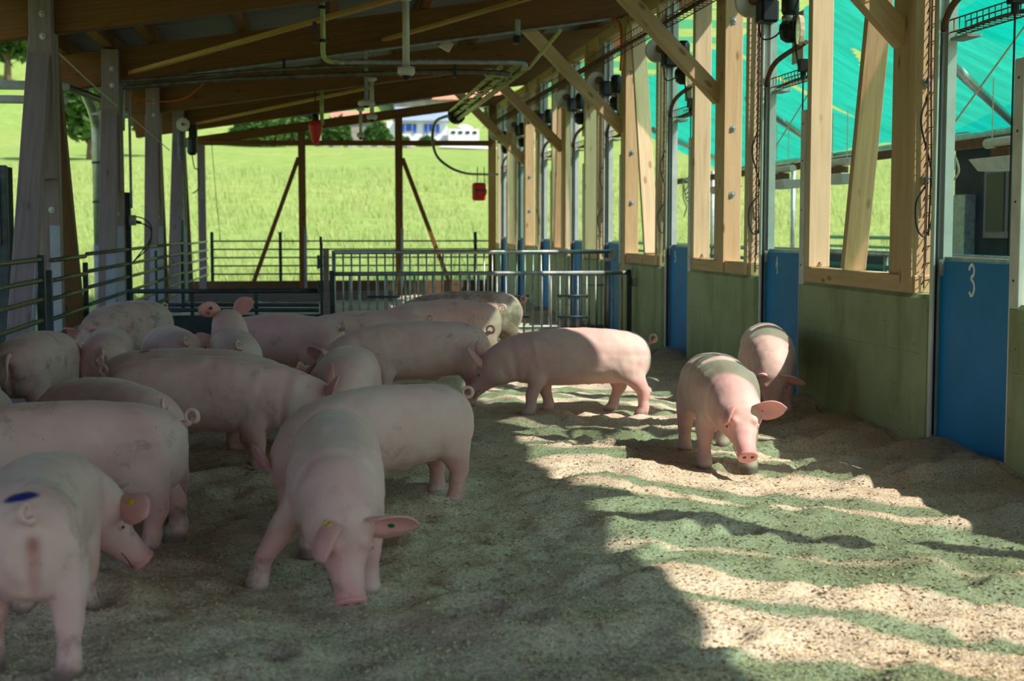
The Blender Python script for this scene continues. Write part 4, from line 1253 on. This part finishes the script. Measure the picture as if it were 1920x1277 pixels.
MB().add(vs, [(0, 1, 5, 4), (2, 3, 4, 5), (0, 4, 3), (1, 2, 5), (0, 3, 2, 1)]).build('roof', 'red_roof', t)
t = thing('hillside_barn', 'long terracotta roof high behind the farmhouse terrace', 'barn', (16, HY + 28, hz + 3))
MB().box((17.0, HY + 32, hz + 5.2), (14, 5, 4.4)).build('wall', 'rock', t)
vs = [(9.6, HY + 29, hz + 7.3), (24.5, HY + 29, hz + 7.3), (24.5, HY + 35, hz + 7.3), (9.6, HY + 35, hz + 7.3), (9.6, HY + 32, hz + 8.8), (24.5, HY + 32, hz + 8.8)]
MB().add(vs, [(0, 1, 5, 4), (2, 3, 4, 5), (0, 4, 3), (1, 2, 5), (0, 3, 2, 1)]).build('roof', 'red_roof', t)
# white gravel path
pts = [(12.2, 139.5, 0.9), (13.4, 138.0, 1.8), (15.2, 135.6, 2.2), (17.6, 133.4, 2.2), (20.5, 131.6, 2.2), (27, 128.5, 2.2)]
c = MB()
vs, fs = [], []
for x, y, w in pts:
    for s in (-1, 1):
        px, py = x + s * w * 0.5, y + s * w * 3.0
        vs.append((px, py, float(land_h(px, py)) + 0.12))
for k in range(len(pts) - 1):
    fs.append((2 * k, 2 * k + 2, 2 * k + 3, 2 * k + 1))
b0 = len(vs)
vs2 = [(p[0], p[1], p[2] - 0.25) for p in vs]
c.add(vs + vs2, fs + [(2 * k + b0, 2 * k + 1 + b0, 2 * k + 3 + b0, 2 * k + 2 + b0) for k in range(len(pts) - 1)])
c.build('gravel_path', 'gravel', None, label='white gravel path curving below the farmhouse', kind='structure')

# ------------------------------------------------------------------ trees and shrubs
def foliage(blobs, n, size, seed):
    r = np.random.default_rng(seed)
    V = []
    for cx, cy, cz, rad in blobs:
        d = r.normal(size=(n, 3))
        d /= np.linalg.norm(d, axis=1)[:, None]
        p = np.array((cx, cy, cz)) + d * rad * (r.uniform(0.55, 1.05, (n, 1)))
        a = r.normal(size=(n, 3)) * size
        b = r.normal(size=(n, 3)) * size
        V.append(np.stack([p - a, p + b, p + a, p - b], 1))
    V = np.concatenate(V).reshape(-1, 3)
    return V, np.arange(len(V)).reshape(-1, 4)
def tree(name, label, cat, x, y, h, rad, seed, trunk=True, n=420, k=9, size=0.16):
    z = float(land_h(x, y))
    r = random.Random(seed)
    t = thing(name, label, cat, (x, y, z), 'trees and shrubs on the hillside')
    blobs = []
    for q in range(k):
        a = r.uniform(0, 6.28)
        d = rad * r.uniform(0.1, 0.7)
        blobs.append((x + d * math.cos(a), y + d * math.sin(a), z + h * r.uniform(0.45 if trunk else 0.3, 0.85), rad * r.uniform(0.4, 0.65)))
    V, F = foliage(blobs, n, size, seed)
    c = MB()
    c.v = V.tolist()
    c.f = F.tolist()
    c.mi = [0] * len(F)
    c.build('crown', 'leaf', t)
    if trunk:
        MB().tube([(x, y, z - 0.3), (x + 0.1, y, z + h * 0.3), (x, y, z + h * 0.6)], [0.05 * h, 0.035 * h, 0.02 * h], 8).build('trunk', 'bark', t, True)
        for q in range(3):
            a = 2.1 * q
            MB().tube([(x, y, z + h * 0.3), (x + rad * 0.5 * math.cos(a), y + rad * 0.5 * math.sin(a), z + h * 0.65)], [0.02 * h, 0.008 * h], 6).build('branch', 'bark', t)
tree('tree', 'leafy tree standing behind the downpipe on the left', 'tree', -12.6, 84, 5.4, 2.3, 3)
tree('tree', 'dark tree at the top left corner of the hillside', 'tree', -37.5, 185, 11, 4.2, 4, size=0.4)
tree('tree', 'small dark tree below the corner tree on the left hillside', 'tree', -44.0, 180, 5, 2.6, 14, size=0.35)
tree('tree', 'tree showing between the second and third left posts', 'tree', -10.2, 93, 5.2, 1.6, 5)
tree('shrub', 'dark spreading shrub on the slope left of the middle post', 'shrub', -5.2, 138, 2.6, 2.6, 6, False, size=0.3)
tree('shrub', 'round shrub left of the farmhouse', 'shrub', 2.4, 144, 2.6, 1.3, 7, False, size=0.28)
tree('shrub', 'low shrub in front of the terracotta barn', 'shrub', 6.0, 140, 1.9, 1.2, 8, False, size=0.25)
tree('shrub', 'small shrub directly below the farmhouse shutters', 'shrub', 9.0, 145, 0.5, 0.5, 9, False, size=0.2)
tree('shrub', 'round shrub below the terrace parapet', 'shrub', 11.2, 144, 0.55, 0.6, 10, False, size=0.2)
tree('shrub', 'pale shrub by the rocks on the slope', 'shrub', -1.2, 140, 2.2, 1.4, 11, False, size=0.25)
tree('tree', 'tall tree behind the terracotta barn', 'tree', -2.6, 152, 6, 2.4, 12, size=0.35)
tree('tree', 'tree on the slope right of the farmhouse terrace', 'tree', 20.5, 152, 5, 2.0, 13, size=0.3)
rr = random.Random(2)
for k in range(7):
    x, y = 0.6 + 1.35 * k, 137.5 - 0.5 * k + rr.uniform(-0.5, 0.5)
    z = float(land_h(x, y))
    c = MB()
    vs, fs = [], []
    n = 7
    for i in range(4):
        for j in range(n):
            a = 6.283 * j / n
            q = (0.55, 0.6, 0.4, 0.08)[i] * rr.uniform(0.75, 1.2)
            vs.append((x + q * math.cos(a), y + q * math.sin(a), z + (-0.1, 0.2, 0.45, 0.6)[i] * rr.uniform(0.85, 1.1)))
    for i in range(3):
        for j in range(n):
            fs.append((i * n + j, i * n + (j + 1) % n, (i + 1) * n + (j + 1) % n, (i + 1) * n + j))
    fs.append(tuple(range(3 * n, 4 * n)))
    c.add(vs, fs).build('boulder', 'rock', None, False, 'grey boulder of the rock garden below the terracotta barn', 'boulder', 'boulders of the rock garden')

# ------------------------------------------------------------------ pigs
# stations along the spine: position, extent up, down, half width
RINGS = [(-.612, .03, .04, .03), (-.600, .085, .105, .090), (-.565, .140, .170, .140), (-.50, .178, .200, .172), (-.40, .205, .212, .195), (-.25, .218, .214, .196),
         (-.08, .226, .222, .200), (.10, .224, .228, .202), (.22, .214, .226, .200), (.32, .200, .215, .196), (.40, .186, .204, .184), (.445, .176, .194, .172), (.475, .164, .180, .156), (.51, .162, .184, .160), (.57, .150, .168, .146),
         (.63, .140, .158, .142), (.685, .126, .138, .130), (.73, .100, .114, .105), (.77, .078, .095, .083), (.81, .064, .081, .069), (.86, .056, .071, .061), (.91, .054, .064, .059), (.935, .054, .061, .059)]
FRONT = [(0.33, 0.09, 0.52, 0.1236, 0.0618), (0.325, 0.112, 0.42, 0.1215, 0.07725), (0.29, 0.125, 0.31, 0.08446, 0.06798), (0.285, 0.128, 0.25, 0.07068, 0.06384), (0.305, 0.128, 0.175, 0.05586, 0.05358), (0.302, 0.128, 0.115, 0.04332, 0.04218), (0.302, 0.128, 0.065, 0.04788, 0.0456), (0.322, 0.128, 0.025, 0.057, 0.04902), (0.328, 0.128, -0.035, 0.06042, 0.0513)]
HIND = [(-0.39, 0.085, 0.54, 0.1545, 0.0721), (-0.4, 0.108, 0.44, 0.1833, 0.09064), (-0.39, 0.125, 0.36, 0.1545, 0.08446), (-0.41, 0.13, 0.285, 0.1231, 0.07752), (-0.46, 0.13, 0.225, 0.07752, 0.06156), (-0.492, 0.13, 0.17, 0.05586, 0.0513), (-0.482, 0.13, 0.115, 0.04332, 0.04218), (-0.475, 0.13, 0.065, 0.04788, 0.0456), (-0.455, 0.13, 0.025, 0.057, 0.04902), (-0.45, 0.13, -0.035, 0.06042, 0.0513)]

def build_pig(name, label, x, y, heading, scale=1.0, pitch=35, yaw=0, bend=0, feet=None, ears=None, tail=1, dirt=0.15, vox=0.0125, girth=1.0, marks=(), tags=(), lift=0.0, seed=0, sow=False, tall=1.0, neck=0):
    feet = feet or {}
    rnd = random.Random(seed)
    # spine path
    S = np.linspace(-0.62, 0.97, 160)
    ds = S[1] - S[0]
    pa = np.array([R(bend) * (sm(-0.5, 0.5, s) - 0.5) + R(yaw) * sm(0.40, 0.70, s) for s in S])
    pp = np.array([R(-pitch) * sm(0.36, 0.70, s) + R(neck) * (sm(0.28, 0.42, s) - sm(0.56, 0.68, s)) for s in S])
    T = np.stack([np.cos(pp) * np.cos(pa), np.cos(pp) * np.sin(pa), np.sin(pp)], -1)
    C = np.cumsum(T * ds, axis=0)
    i0 = int(np.argmin(np.abs(S)))
    C = C - C[i0] + np.array((0, 0, 0.448))
    def frame(s):
        k = min(len(S) - 1, max(0, int(round((s - S[0]) / ds))))
        t = Vector(T[k])
        b = Vector((-math.sin(pa[k]), math.cos(pa[k]), 0))
        return Vector(C[k]), t, b, t.cross(b) * 1.0
    mb = MB()
    # trunk, neck and head
    n = 28
    vs, fs = [], []
    rs = np.array(RINGS)
    fine = sorted(set(list(rs[:, 0]) + list(np.linspace(-0.56, 0.90, 40))))
    for s in fine:
        up, dn, hw = (np.interp(s, rs[:, 0], rs[:, k]) for k in (1, 2, 3))
        g = girth if s < 0.5 else 1 + (girth - 1) * 0.3
        c, t, b, u = frame(s)
        e = 2.25
        for k in range(n):
            a = 2 * math.pi * k / n
            ca, sa = math.cos(a), math.sin(a)
            px = math.copysign(abs(ca) ** (2 / e), ca) * hw * g
            pz = math.copysign(abs(sa) ** (2 / e), sa) * (up if sa > 0 else dn * (1 + (g - 1) * 0.6))
            # broad hams and shoulders low down, narrower spine
            px *= 1.0 - 0.10 * max(0, sa) ** 2
            vs.append(c + b * px + u * pz)
    m = len(fine)
    for i in range(m - 1):
        for k in range(n):
            k2 = (k + 1) % n
            fs.append((i * n + k, i * n + k2, (i + 1) * n + k2, (i + 1) * n + k))
    fs.append(tuple(range(n - 1, -1, -1)))
    fs.append(tuple(range((m - 1) * n, m * n)))
    mb.add(vs, [tuple(reversed(q)) for q in fs])
    # shoulder blades
    for sd in (-1, 1):
        c, t, b, u = frame(0.30)
        mb.lathe([(0.002, -0.20), (0.05, -0.17), (0.085, -0.06), (0.08, 0.06), (0.045, 0.14), (0.002, 0.17)], 12, c + b * (0.116 * sd) + u * 0.0, u + t * 0.25)
    # jowls and brow
    for sd in (-1, 1):
        c, t, b, u = frame(0.60)
        cc = c + b * (0.075 * sd) - u * 0.06
        mb.lathe([(0.002, -0.075), (0.05, -0.05), (0.07, 0), (0.05, 0.05), (0.002, 0.075)], 12, cc, t)
        c, t, b, u = frame(0.73)
        cc = c + b * (0.055 * sd) + u * 0.072
        mb.lathe([(0.002, -0.03), (0.026, -0.015), (0.03, 0), (0.026, 0.015), (0.002, 0.03)], 10, cc, t)
    # legs
    WF = (0, .05, .3, .45, .7, .88, .96, 1.0, 1.0)
    WH = (0, .04, .15, .32, .55, .72, .88, .96, 1.0, 1.0)
    soles = []
    for key, prof, W in (('fl', FRONT, WF), ('fr', FRONT, WF), ('hl', HIND, WH), ('hr', HIND, WH)):
        sd = 1 if key[1] == 'l' else -1
        fx, fy, fz = (list(feet.get(key, (0, 0, 0))) + [0])[:3]
        pts = []
        for (s, yy, z, rx, ry), w in zip(prof, W):
            c, t, b, u = frame(s)
            tt = Vector((t.x, t.y, 0)).normalized() if abs(t.z) < 0.9 else Vector((1, 0, 0))
            p = Vector((c.x, c.y, 0)) + b * (sd * yy) + tt * (fx * w) + b * (fy * w)
            p.z = z + fz * w - (lift * w if z < 0.3 else 0)
            pts.append((p, tt, b, rx, ry))
        vs, fs = [], []
        nn = 14
        P = arc([q[0] for q in pts], 4)
        for i, p in enumerate(P):
            f = i / 4
            k = min(int(f), len(pts) - 2)
            w = f - k
            rx = pts[k][3] * (1 - w) + pts[k + 1][3] * w
            ry = pts[k][4] * (1 - w) + pts[k + 1][4] * w
            for j in range(nn):
                a = 2 * math.pi * j / nn
                vs.append(p + pts[k][1] * (math.cos(a) * rx) + pts[k][2] * (math.sin(a) * ry))
        for i in range(len(P) - 1):
            for j in range(nn):
                j2 = (j + 1) % nn
                fs.append((i * nn + j, (i + 1) * nn + j, (i + 1) * nn + j2, i * nn + j2))
        fs.append(tuple(range(nn)))
        fs.append(tuple(reversed(range((len(P) - 1) * nn, len(P) * nn))))
        mb.add(vs, fs)
        soles.append(P[-1])
    # nipples / sheath along the belly
    if sow:
        for s in np.linspace(-0.22, 0.18, 5):
            for sd in (-1, 1):
                c, t, b, u = frame(s)
                mb.lathe([(0.014, 0.03), (0.012, 0.0), (0.004, -0.016)], 8, c + b * (0.075 * sd) - u * 0.208, (0, 0, 1))
    else:
        c, t, b, u = frame(-0.12)
        mb.lathe([(0.002, -0.10), (0.03, -0.07), (0.034, 0), (0.028, 0.06), (0.002, 0.09)], 10, c - u * 0.215, (1, 0, 0.1))
    # fuse into one skin
    tmp = bpy.data.meshes.new('tmp')
    tmp.from_pydata(mb.v, [], mb.f)
    to = bpy.data.objects.new('tmp', tmp)
    COL.objects.link(to)
    rm = to.modifiers.new('r', 'REMESH')
    rm.mode = 'VOXEL'
    rm.voxel_size = vox
    smo = to.modifiers.new('s', 'SMOOTH')
    smo.factor = 0.5
    smo.iterations = 7 if vox < 0.012 else 5
    dg = bpy.context.evaluated_depsgraph_get()
    ev = bpy.data.meshes.new_from_object(to.evaluated_get(dg))
    nv = len(ev.vertices)
    V = np.empty(nv * 3)
    ev.vertices.foreach_get('co', V)
    V = V.reshape(-1, 3)
    F = [tuple(p.vertices) for p in ev.polygons]
    NR = np.empty(nv * 3)
    ev.vertices.foreach_get('normal', NR)
    NR = NR.reshape(-1, 3)
    # soft unevenness of flesh, with folds round the neck
    off = Vector((seed * 3.1, seed * 1.7, seed * 0.9))
    am = np.array([0.007 * mnoise.noise(Vector(q) * 6.0 + off) + 0.0035 * mnoise.noise(Vector(q) * 15.0 + off) for q in V])
    nk = np.array(frame(0.46)[0])
    nt = np.array(frame(0.46)[1])
    ax = (V - nk) @ nt
    am += 0.0028 * np.exp(-(ax / 0.06) ** 2) * np.sin(ax * 80 + V[:, 2] * 11) * np.clip((0.52 - V[:, 2]) / 0.2, 0, 1) * (V[:, 2] > 0.2)
    am *= np.clip((V[:, 2] - 0.10) / 0.15, 0.15, 1)
    V = V + NR * am[:, None]
    # cleft between the hams
    rc, rt, rb, ru = (np.array(q) for q in frame(-0.58))
    ly = (V - rc) @ rb
    lx = (V - rc) @ rt
    back = np.clip((0.06 - lx) / 0.08, 0, 1)
    cl = np.exp(-(ly / 0.020) ** 2) * back * np.clip((0.50 - V[:, 2]) / 0.06, 0, 1) * np.clip((V[:, 2] - 0.20) / 0.06, 0, 1)
    V = V + rt[None, :] * (0.034 * cl)[:, None]
    vent = np.exp(-((ly / 0.022) ** 2 + ((V[:, 2] - 0.475) / 0.03) ** 2)) * back
    cleft = np.clip(cl * 0.6 + vent, 0, 1)
    bpy.data.objects.remove(to)
    bpy.data.meshes.remove(tmp)
    bpy.data.meshes.remove(ev)
    out = MB()
    out.v = [tuple(p) for p in V]
    out.f = F
    out.mi = [0] * len(F)
    # colour zones: pink, dirt, hoof
    snout = np.array(frame(0.935)[0])
    muzz = np.array(frame(0.85)[0])
    dsn = np.linalg.norm(V - snout, axis=1)
    pink = np.clip(1 - (dsn - 0.04) / 0.09, 0, 0.8)
    pink = np.maximum(pink, np.clip((0.30 - V[:, 2]) / 0.12, 0, 0.35) * (V[:, 2] > 0.1))
    pink = np.maximum(pink, cleft * 0.9)
    hoof = np.maximum(np.clip((0.035 - V[:, 2]) / 0.03, 0, 0.8), vent * 0.35)
    dirtv = np.full(nv, dirt + 0.07) + np.clip((0.16 - V[:, 2]) / 0.14, 0, 0.25)
    mark = np.zeros((nv, 4))
    for (s, yy, ang, rad_s, rad_a, col) in marks:
        c, t, b, u = frame(s)
        d = V - np.array(c)
        ls = d @ np.array(t)
        la = np.arctan2(d @ np.array(b), d @ np.array(u)) - R(ang)
        q = (ls / rad_s) ** 2 + (la / R(rad_a)) ** 2
        w = np.clip((1.25 - q) / 0.6, 0, 1) * (d @ np.array(u) > -0.05)
        sel = w > mark[:, 3]
        mark[sel, :3] = col
        mark[sel, 3] = w[sel]
    base_n = nv
    # ears
    ears = ears or ((0.30, 0.85, 0.35, 0.2), (0.30, -0.85, 0.35, 0.2))
    c, t, b, u = frame(0.655)
    def hv(q):
        return (t * q[0] + b * q[1] + u * q[2]).normalized()
    ear_range = [len(out.v)]
    earinfo = []
    for sd, e in zip((1, -1), ears):
        base = c + b * (0.085 * sd) + u * 0.098
        d = hv(e[:3])
        fold = e[3]
        L = e[4] if len(e) > 4 else 0.20
        # concave side looks forward and down by default
        nrm = t * 0.8 + u * 0.2 + b * (0.15 * sd)
        nrm = (nrm - d * nrm.dot(d)).normalized()
        wv = d.cross(nrm).normalized()
        nu, nvv = 9, 7
        gridf, gridb = [], []
        p = base - d * 0.02
        dd = d.copy()
        for i in range(nu):
            f = i / (nu - 1)
            wdt = 0.080 * np.interp(f, (0, .15, .35, .6, .8, .93, 1), (.60, .84, 1, .95, .73, .40, .07))
            for j in range(nvv):
                v = -1 + 2 * j / (nvv - 1)
                cup = (0.55 * (1 - f) + 0.16) * (v * v) * wdt
                q = p + wv * (v * wdt * (1 - 0.15 * (1 - f))) + nrm * cup
                gridf.append(q + nrm * 0.004)
                gridb.append(q - nrm * 0.004)
            earinfo.append((sd, p.copy(), nrm.copy(), wv.copy(), dd.copy()))
            dd = (dd + nrm * (fold / nu) + Vector((0, 0, -0.02))).normalized()
            nrm = (nrm - dd * nrm.dot(dd)).normalized()
            p = p + dd * (L / (nu - 1))
        vs = gridf + gridb
        N = nu * nvv
        fs = []
        for i in range(nu - 1):
            for j in range(nvv - 1):
                k = i * nvv + j
                fs.append((k, k + 1, k + nvv + 1, k + nvv))
                fs.append((N + k, N + k + nvv, N + k + nvv + 1, N + k + 1))
        rim = [i * nvv for i in range(nu)] + [(nu - 1) * nvv + j for j in range(1, nvv)] + [i * nvv + nvv - 1 for i in range(nu - 2, -1, -1)]
        for k in range(len(rim) - 1):
            fs.append((rim[k], rim[k + 1], N + rim[k + 1], N + rim[k]))
        out.add(vs, fs)
    ear_range.append(len(out.v))
    # snout disc with nostrils
    c, t, b, u = frame(0.935)
    pk0 = len(out.v)
    c2, t2 = c, t
    prof = [(0.050, -0.014), (0.057, -0.006), (0.060, 0.003), (0.058, 0.010), (0.050, 0.014), (0.02, 0.0135)]
    ring = MB()
    ring.lathe(prof, 20, (0, 0, 0), (1, 0, 0))
    rot = Matrix((t, b, u)).transposed()
    out.add([c + rot @ Vector((p[0], p[1] * 1.04, p[2] * 0.96)) for p in ring.v], ring.f)
    pk1 = len(out.v)
    for sd in (-1, 1):
        cc = c + t * 0.0125 + b * (0.024 * sd) + u * 0.006
        out.lathe([(0.0005, -0.003), (0.010, -0.002), (0.013, 0.0012), (0.001, 0.002)], 10, cc, t, 1)
    # eyes and mouth
    for sd in (-1, 1):
        c, t, b, u = frame(0.742)
        hw = 0.100
        cc = c + b * (hw * 0.90 * sd) + u * 0.036
        ax = (b * sd + t * 0.35 + u * 0.15).normalized()
        out.lathe([(0.001, -0.012), (0.016, -0.008), (0.019, 0.0), (0.015, 0.006), (0.010, 0.008)], 10, cc, ax, 0)
        out.lathe([(0.001, -0.01), (0.009, -0.002), (0.009, 0.006), (0.005, 0.0105), (0.001, 0.012)], 10, cc + ax * 0.001, ax, 1)
        pts = []
        for s, w, d in ((0.92, 0.038, 0.050), (0.89, 0.049, 0.044), (0.86, 0.056, 0.040), (0.83, 0.062, 0.040)):
            c, t, b, u = frame(s)
            pts.append(c + b * (w * sd) - u * d)
        out.tube(pts, 0.0022, 5, 1)
    # tail
    tl0 = len(out.v)
    c, t, b, u = frame(-0.600)
    base = c + u * 0.095
    tp = []
    if tail:
        sgn = 1 if tail > 0 else -1
        tp = [base + t * 0.03, base - t * 0.012 + u * 0.01, base - t * 0.028 + u * 0.018]
        cc = base - t * 0.040 + u * 0.045
        for k in range(15):
            a = -0.7 + k / 14 * 6.283 * abs(tail)
            w1 = 0.028 * math.sin(a)
            adv = 0.034 * k / 14
            tp.append(cc + t * (-0.75 * w1 + 0.7 * adv) + b * (sgn * (0.7 * w1 + 0.7 * adv + 0.012)) + u * (-0.029 * math.cos(a)))
        rad = [0.020, 0.017, 0.014] + [0.012 - 0.006 * k / 14 for k in range(15)]
    else:
        tp = arc([base + t * 0.03, base - t * 0.02 + u * 0.0, base - t * 0.05 - u * 0.05, base - t * 0.045 - u * 0.13, base - t * 0.04 + b * 0.02 - u * 0.18], 4)
        rad = [0.02 - 0.014 * k / (len(tp) - 1) for k in range(len(tp))]
    out.tube(tp, rad, 9)
    tl1 = len(out.v)
    N = len(out.v)
    col = np.zeros((N, 4))
    col[:, 3] = 1
    col[:base_n, 0] = pink
    col[:base_n, 1] = dirtv
    col[:base_n, 2] = hoof
    col[base_n:, 1] = dirt * 0.5
    col[ear_range[0]:ear_range[1], 0] = 0.75
    col[pk0:pk1, 0] = 1.0
    col[pk1:tl0, 0] = 0.6
    col[tl0:tl1, 0] = 0.15
    mk = np.zeros((N, 4))
    mk[:base_n] = mark
    A = np.array(out.v) * scale
    A[:, 2] *= tall
    hx, hy = math.cos(R(heading)), math.sin(R(heading))
    me = bpy.data.meshes.new(name)
    me.from_pydata(A.tolist(), [], out.f)
    me.materials.append(M['skin'])
    me.materials.append(M['dark_hole'])
    me.polygons.foreach_set('material_index', out.mi)
    me.polygons.foreach_set('use_smooth', [True] * len(out.f))
    for nm, dat in (('pig', col), ('mark', mk)):
        at = me.attributes.new(nm, 'FLOAT_COLOR', 'POINT')
        at.data.foreach_set('color', dat.reshape(-1))
    me.update()
    # stand it on the bedding with the hooves pressed in
    zs = []
    for q in soles:
        gx_ = x + (q.x * hx - q.y * hy) * scale
        gy_ = y + (q.x * hy + q.y * hx) * scale
        zs.append(float(floor_h(gx_, gy_)))
    z = float(np.mean(zs)) + 0.005
    o = bpy.data.objects.new(name, me)
    put(o, None, label, 'pig', 'pink pigs in the pen', None, Matrix.Translation((x, y, z)) @ Matrix.Rotation(R(heading), 4, 'Z'))
    # ear tags
    for sd, f, mats in tags:
        info = [e for e in earinfo if e[0] == sd]
        _, p, nrm, wv, dd = info[int(f * (len(info) - 1))]
        for k, (mname, off) in enumerate(mats):
            cen = (p + wv * off) * scale
            for sgn in (1, -1):
                tb = MB().lathe([(0.016, 0), (0.016, 0.004), (0.006, 0.007)], 12, cen + nrm * (sgn * 0.008), nrm * sgn)
                mw = o.matrix_basis
                ob = tb
                ob.v = [tuple(mw @ Vector(q)) for q in ob.v]
                ob.build('ear_tag', mname, o, label='round %s ear tag' % mname.split('_')[1])
    return o

NV = 0.0105
PIGS = [
    # front row
    dict(label='pig at the bottom left corner, rump with a blue paint mark towards the camera', x=-1.02, y=5.25, heading=92, scale=0.95, pitch=50, yaw=-62, bend=-26, vox=NV, tail=1.15, dirt=0.20,
         marks=[(-.50, 0, 8, 0.022, 20, (0.01, 0.02, 0.16))], ears=((0.2, 0.9, 0.3, 0.3), (0.10, -0.95, 0.15, 0.5, 0.21)), tags=[(-1, 0.55, [('tag_yellow', 0.01)])], feet={'hl': (0.10, 0, 0), 'hr': (-0.12, 0.02, 0)}, seed=1, sow=True),
    dict(label='pig rooting head down in the centre foreground, facing the camera', x=0.075, y=6.1, heading=-91, scale=1.02, pitch=64, yaw=13, bend=3, vox=0.0095, tail=1.1, dirt=0.05,
         feet={'fr': (-0.08, -0.19, 0), 'fl': (0.03, 0.0, 0), 'hl': (-0.03, 0, 0)}, ears=((-0.05, 0.98, 0.05, 0.35, 0.215), (0.35, -0.72, 0.45, 1.6, 0.20)), tags=[(1, 0.6, [('tag_green', 0.035)]), (-1, 0.35, [('tag_yellow', 0.03)])], seed=2),
    dict(label='pig standing side-on behind the rooting pig, rump to the right', x=0.33, y=7.32, heading=219, scale=0.97, pitch=74, yaw=14, vox=NV, tail=1.2, dirt=0.10, girth=1.04, ears=((0.4, 0.8, 0.2, 0.4), (-0.65, -0.45, 0.6, 0.2, 0.15)), seed=3, feet={'hl': (0.05, 0, 0), 'hr': (-0.06, 0, 0)}),
    dict(label='large pale pig at the left edge above the blue-marked pig, facing left', x=-1.22, y=6.68, heading=191, scale=1.03, pitch=30, vox=NV, tail=1.15, dirt=0.16, girth=1.04, seed=4, feet={'hl': (0.05, 0, 0), 'hr': (-0.10, 0, 0)}),
    dict(label='pig squeezed behind the large pale pig, curly tail towards the camera', x=-1.1, y=7.7, heading=125, scale=1.02, pitch=60, vox=NV, tail=1.1, dirt=0.15, seed=5),
    dict(label='pink pig facing right in the middle of the herd with raised ears', x=-0.65, y=8.72, heading=-9, scale=1.02, pitch=28, yaw=14, vox=NV, tail=1.1, dirt=0.10, ears=((-0.25, 0.55, 0.85, 0.2), (-0.1, -0.60, 0.78, 0.45, 0.17)), seed=6, feet={'fr': (0.02, 0, 0), 'fl': (-0.05, 0, 0)}),
    dict(label='pig with a small pink paint mark on its back, behind the pig with raised ears', x=-0.82, y=9.62, heading=-10, scale=1.0, pitch=34, vox=0.013, tail=1.15, dirt=0.10, marks=[(-.30, 0, -12, 0.04, 9, (0.42, 0.01, 0.16))], ears=((0.0, 0.5, 0.85, 0.3), (-0.2, -0.5, 0.9, 0.1)), seed=7),
    dict(label='pale pig seen from the front with its head hidden, left of the centre', x=0.2, y=9.62, heading=-97, scale=1.0, pitch=76, vox=0.0125, tail=1, dirt=0.06, seed=8, girth=1.05),
    dict(label='pig standing side-on in mid pen nosed by the sunlit pig', x=0.80, y=11.62, heading=196, scale=1.06, pitch=38, vox=0.0125, tail=1.2, dirt=0.16, seed=9, feet={'hl': (0.06, 0, 0), 'hr': (-0.05, 0, 0)}),
    dict(label='half sunlit pig standing side-on facing left in the centre', x=2.03, y=11.12, heading=178, scale=1.02, pitch=46, yaw=-20, vox=0.0115, tail=1.35, dirt=0.07, sow=True, ears=((-0.1, 0.45, 0.85, 0.1), (-0.25, -0.35, 0.95, 0.1, 0.2)), feet={'fl': (0.05, 0, 0), 'fr': (-0.13, 0, 0), 'hl': (-0.06, 0, 0), 'hr': (0.14, 0, 0)}, seed=10),
    dict(label='pig walking towards the camera in the sun on the right', x=2.57, y=8.84, heading=-96, scale=1.01, pitch=46, yaw=5, vox=0.0095, tail=1.3, dirt=0.0, feet={'fr': (0.02, -0.02, 0.03), 'fl': (0.06, 0.0, 0), 'hr': (0.10, -0.03, 0), 'hl': (-0.10, 0, 0)},
         ears=((0.05, 0.92, 0.32, 0.35, 0.20), (0.45, -0.72, 0.35, 1.3, 0.165)), tags=[(1, 0.35, [('tag_green', 0.04)])], seed=11),
    dict(label='pig by the concrete wall behind the walking pig, striped with sunlight', x=3.54, y=10.85, heading=-104, scale=1.0, pitch=72, vox=0.0125, tail=-1.0, dirt=0.05, seed=12),
    # back rows
    dict(label='pig facing left just in front of the tall gate post', x=0.48, y=13.85, heading=184, scale=1.0, pitch=40, vox=0.015, tail=1.25, dirt=0.10, seed=13),
    dict(label='pig behind the one nosed by the sunlit pig, in front of the mud-stained pig', x=1.3, y=14.75, heading=192, scale=1.06, pitch=40, vox=0.015, tail=1.25, dirt=0.10, seed=14),
    dict(label='mud-stained pig nearest the barred gate', x=1.62, y=15.75, heading=190, scale=1.13, pitch=40, vox=0.015, tail=1.2, dirt=0.62, seed=15),
    dict(label='pig with a tightly curled tail standing left of the tall gate post', x=-0.30, y=13.05, heading=148, scale=1.04, pitch=38, vox=0.015, tail=1.3, dirt=0.06, seed=16),
    dict(label='pig facing away with both ears raised and a red and green ear tag', x=-0.66, y=11.75, heading=98, scale=1, pitch=5, yaw=3, neck=55, vox=0.013, tail=1.1, dirt=0.05, ears=((-0.25, 0.90, 0.40, 0.1, 0.20), (-0.35, -0.60, 0.85, 0.1, 0.2)), tags=[(1, 0.55, [('tag_green', -0.025), ('tag_red', 0.02)])], seed=17),
    dict(label='small rump of a pig left of the pig with raised tagged ears', x=-1.2, y=12.15, heading=108, scale=0.97, pitch=60, vox=0.015, tail=1.1, dirt=0.12, seed=18),
    dict(label='big pig with a dirt patch standing by the left rail fence', x=-1.84, y=14.45, heading=248, scale=1.12, pitch=40, vox=0.015, tail=1.1, dirt=0.35, seed=19, girth=1.05),
    dict(label='pig with a long loose tail, rump towards the camera, below the dirt-patched pig', x=-1.66, y=11.78, heading=94, scale=0.97, pitch=60, vox=0.015, tail=0, dirt=0.16, seed=20),
    dict(label='dark shaded pig at the left, rump towards the camera beside the fence', x=-2.05, y=10.95, heading=82, scale=1.04, pitch=42, vox=0.014, tail=0, dirt=0.30, seed=21, sow=True),
    dict(label='rump cut by the left edge of the picture behind the large pale pig', x=-2.02, y=7.77, heading=245, scale=0.97, pitch=40, vox=0.0135, tail=-1.1, dirt=0.18, seed=22),
]
for p in PIGS:
    build_pig('pig', **p)
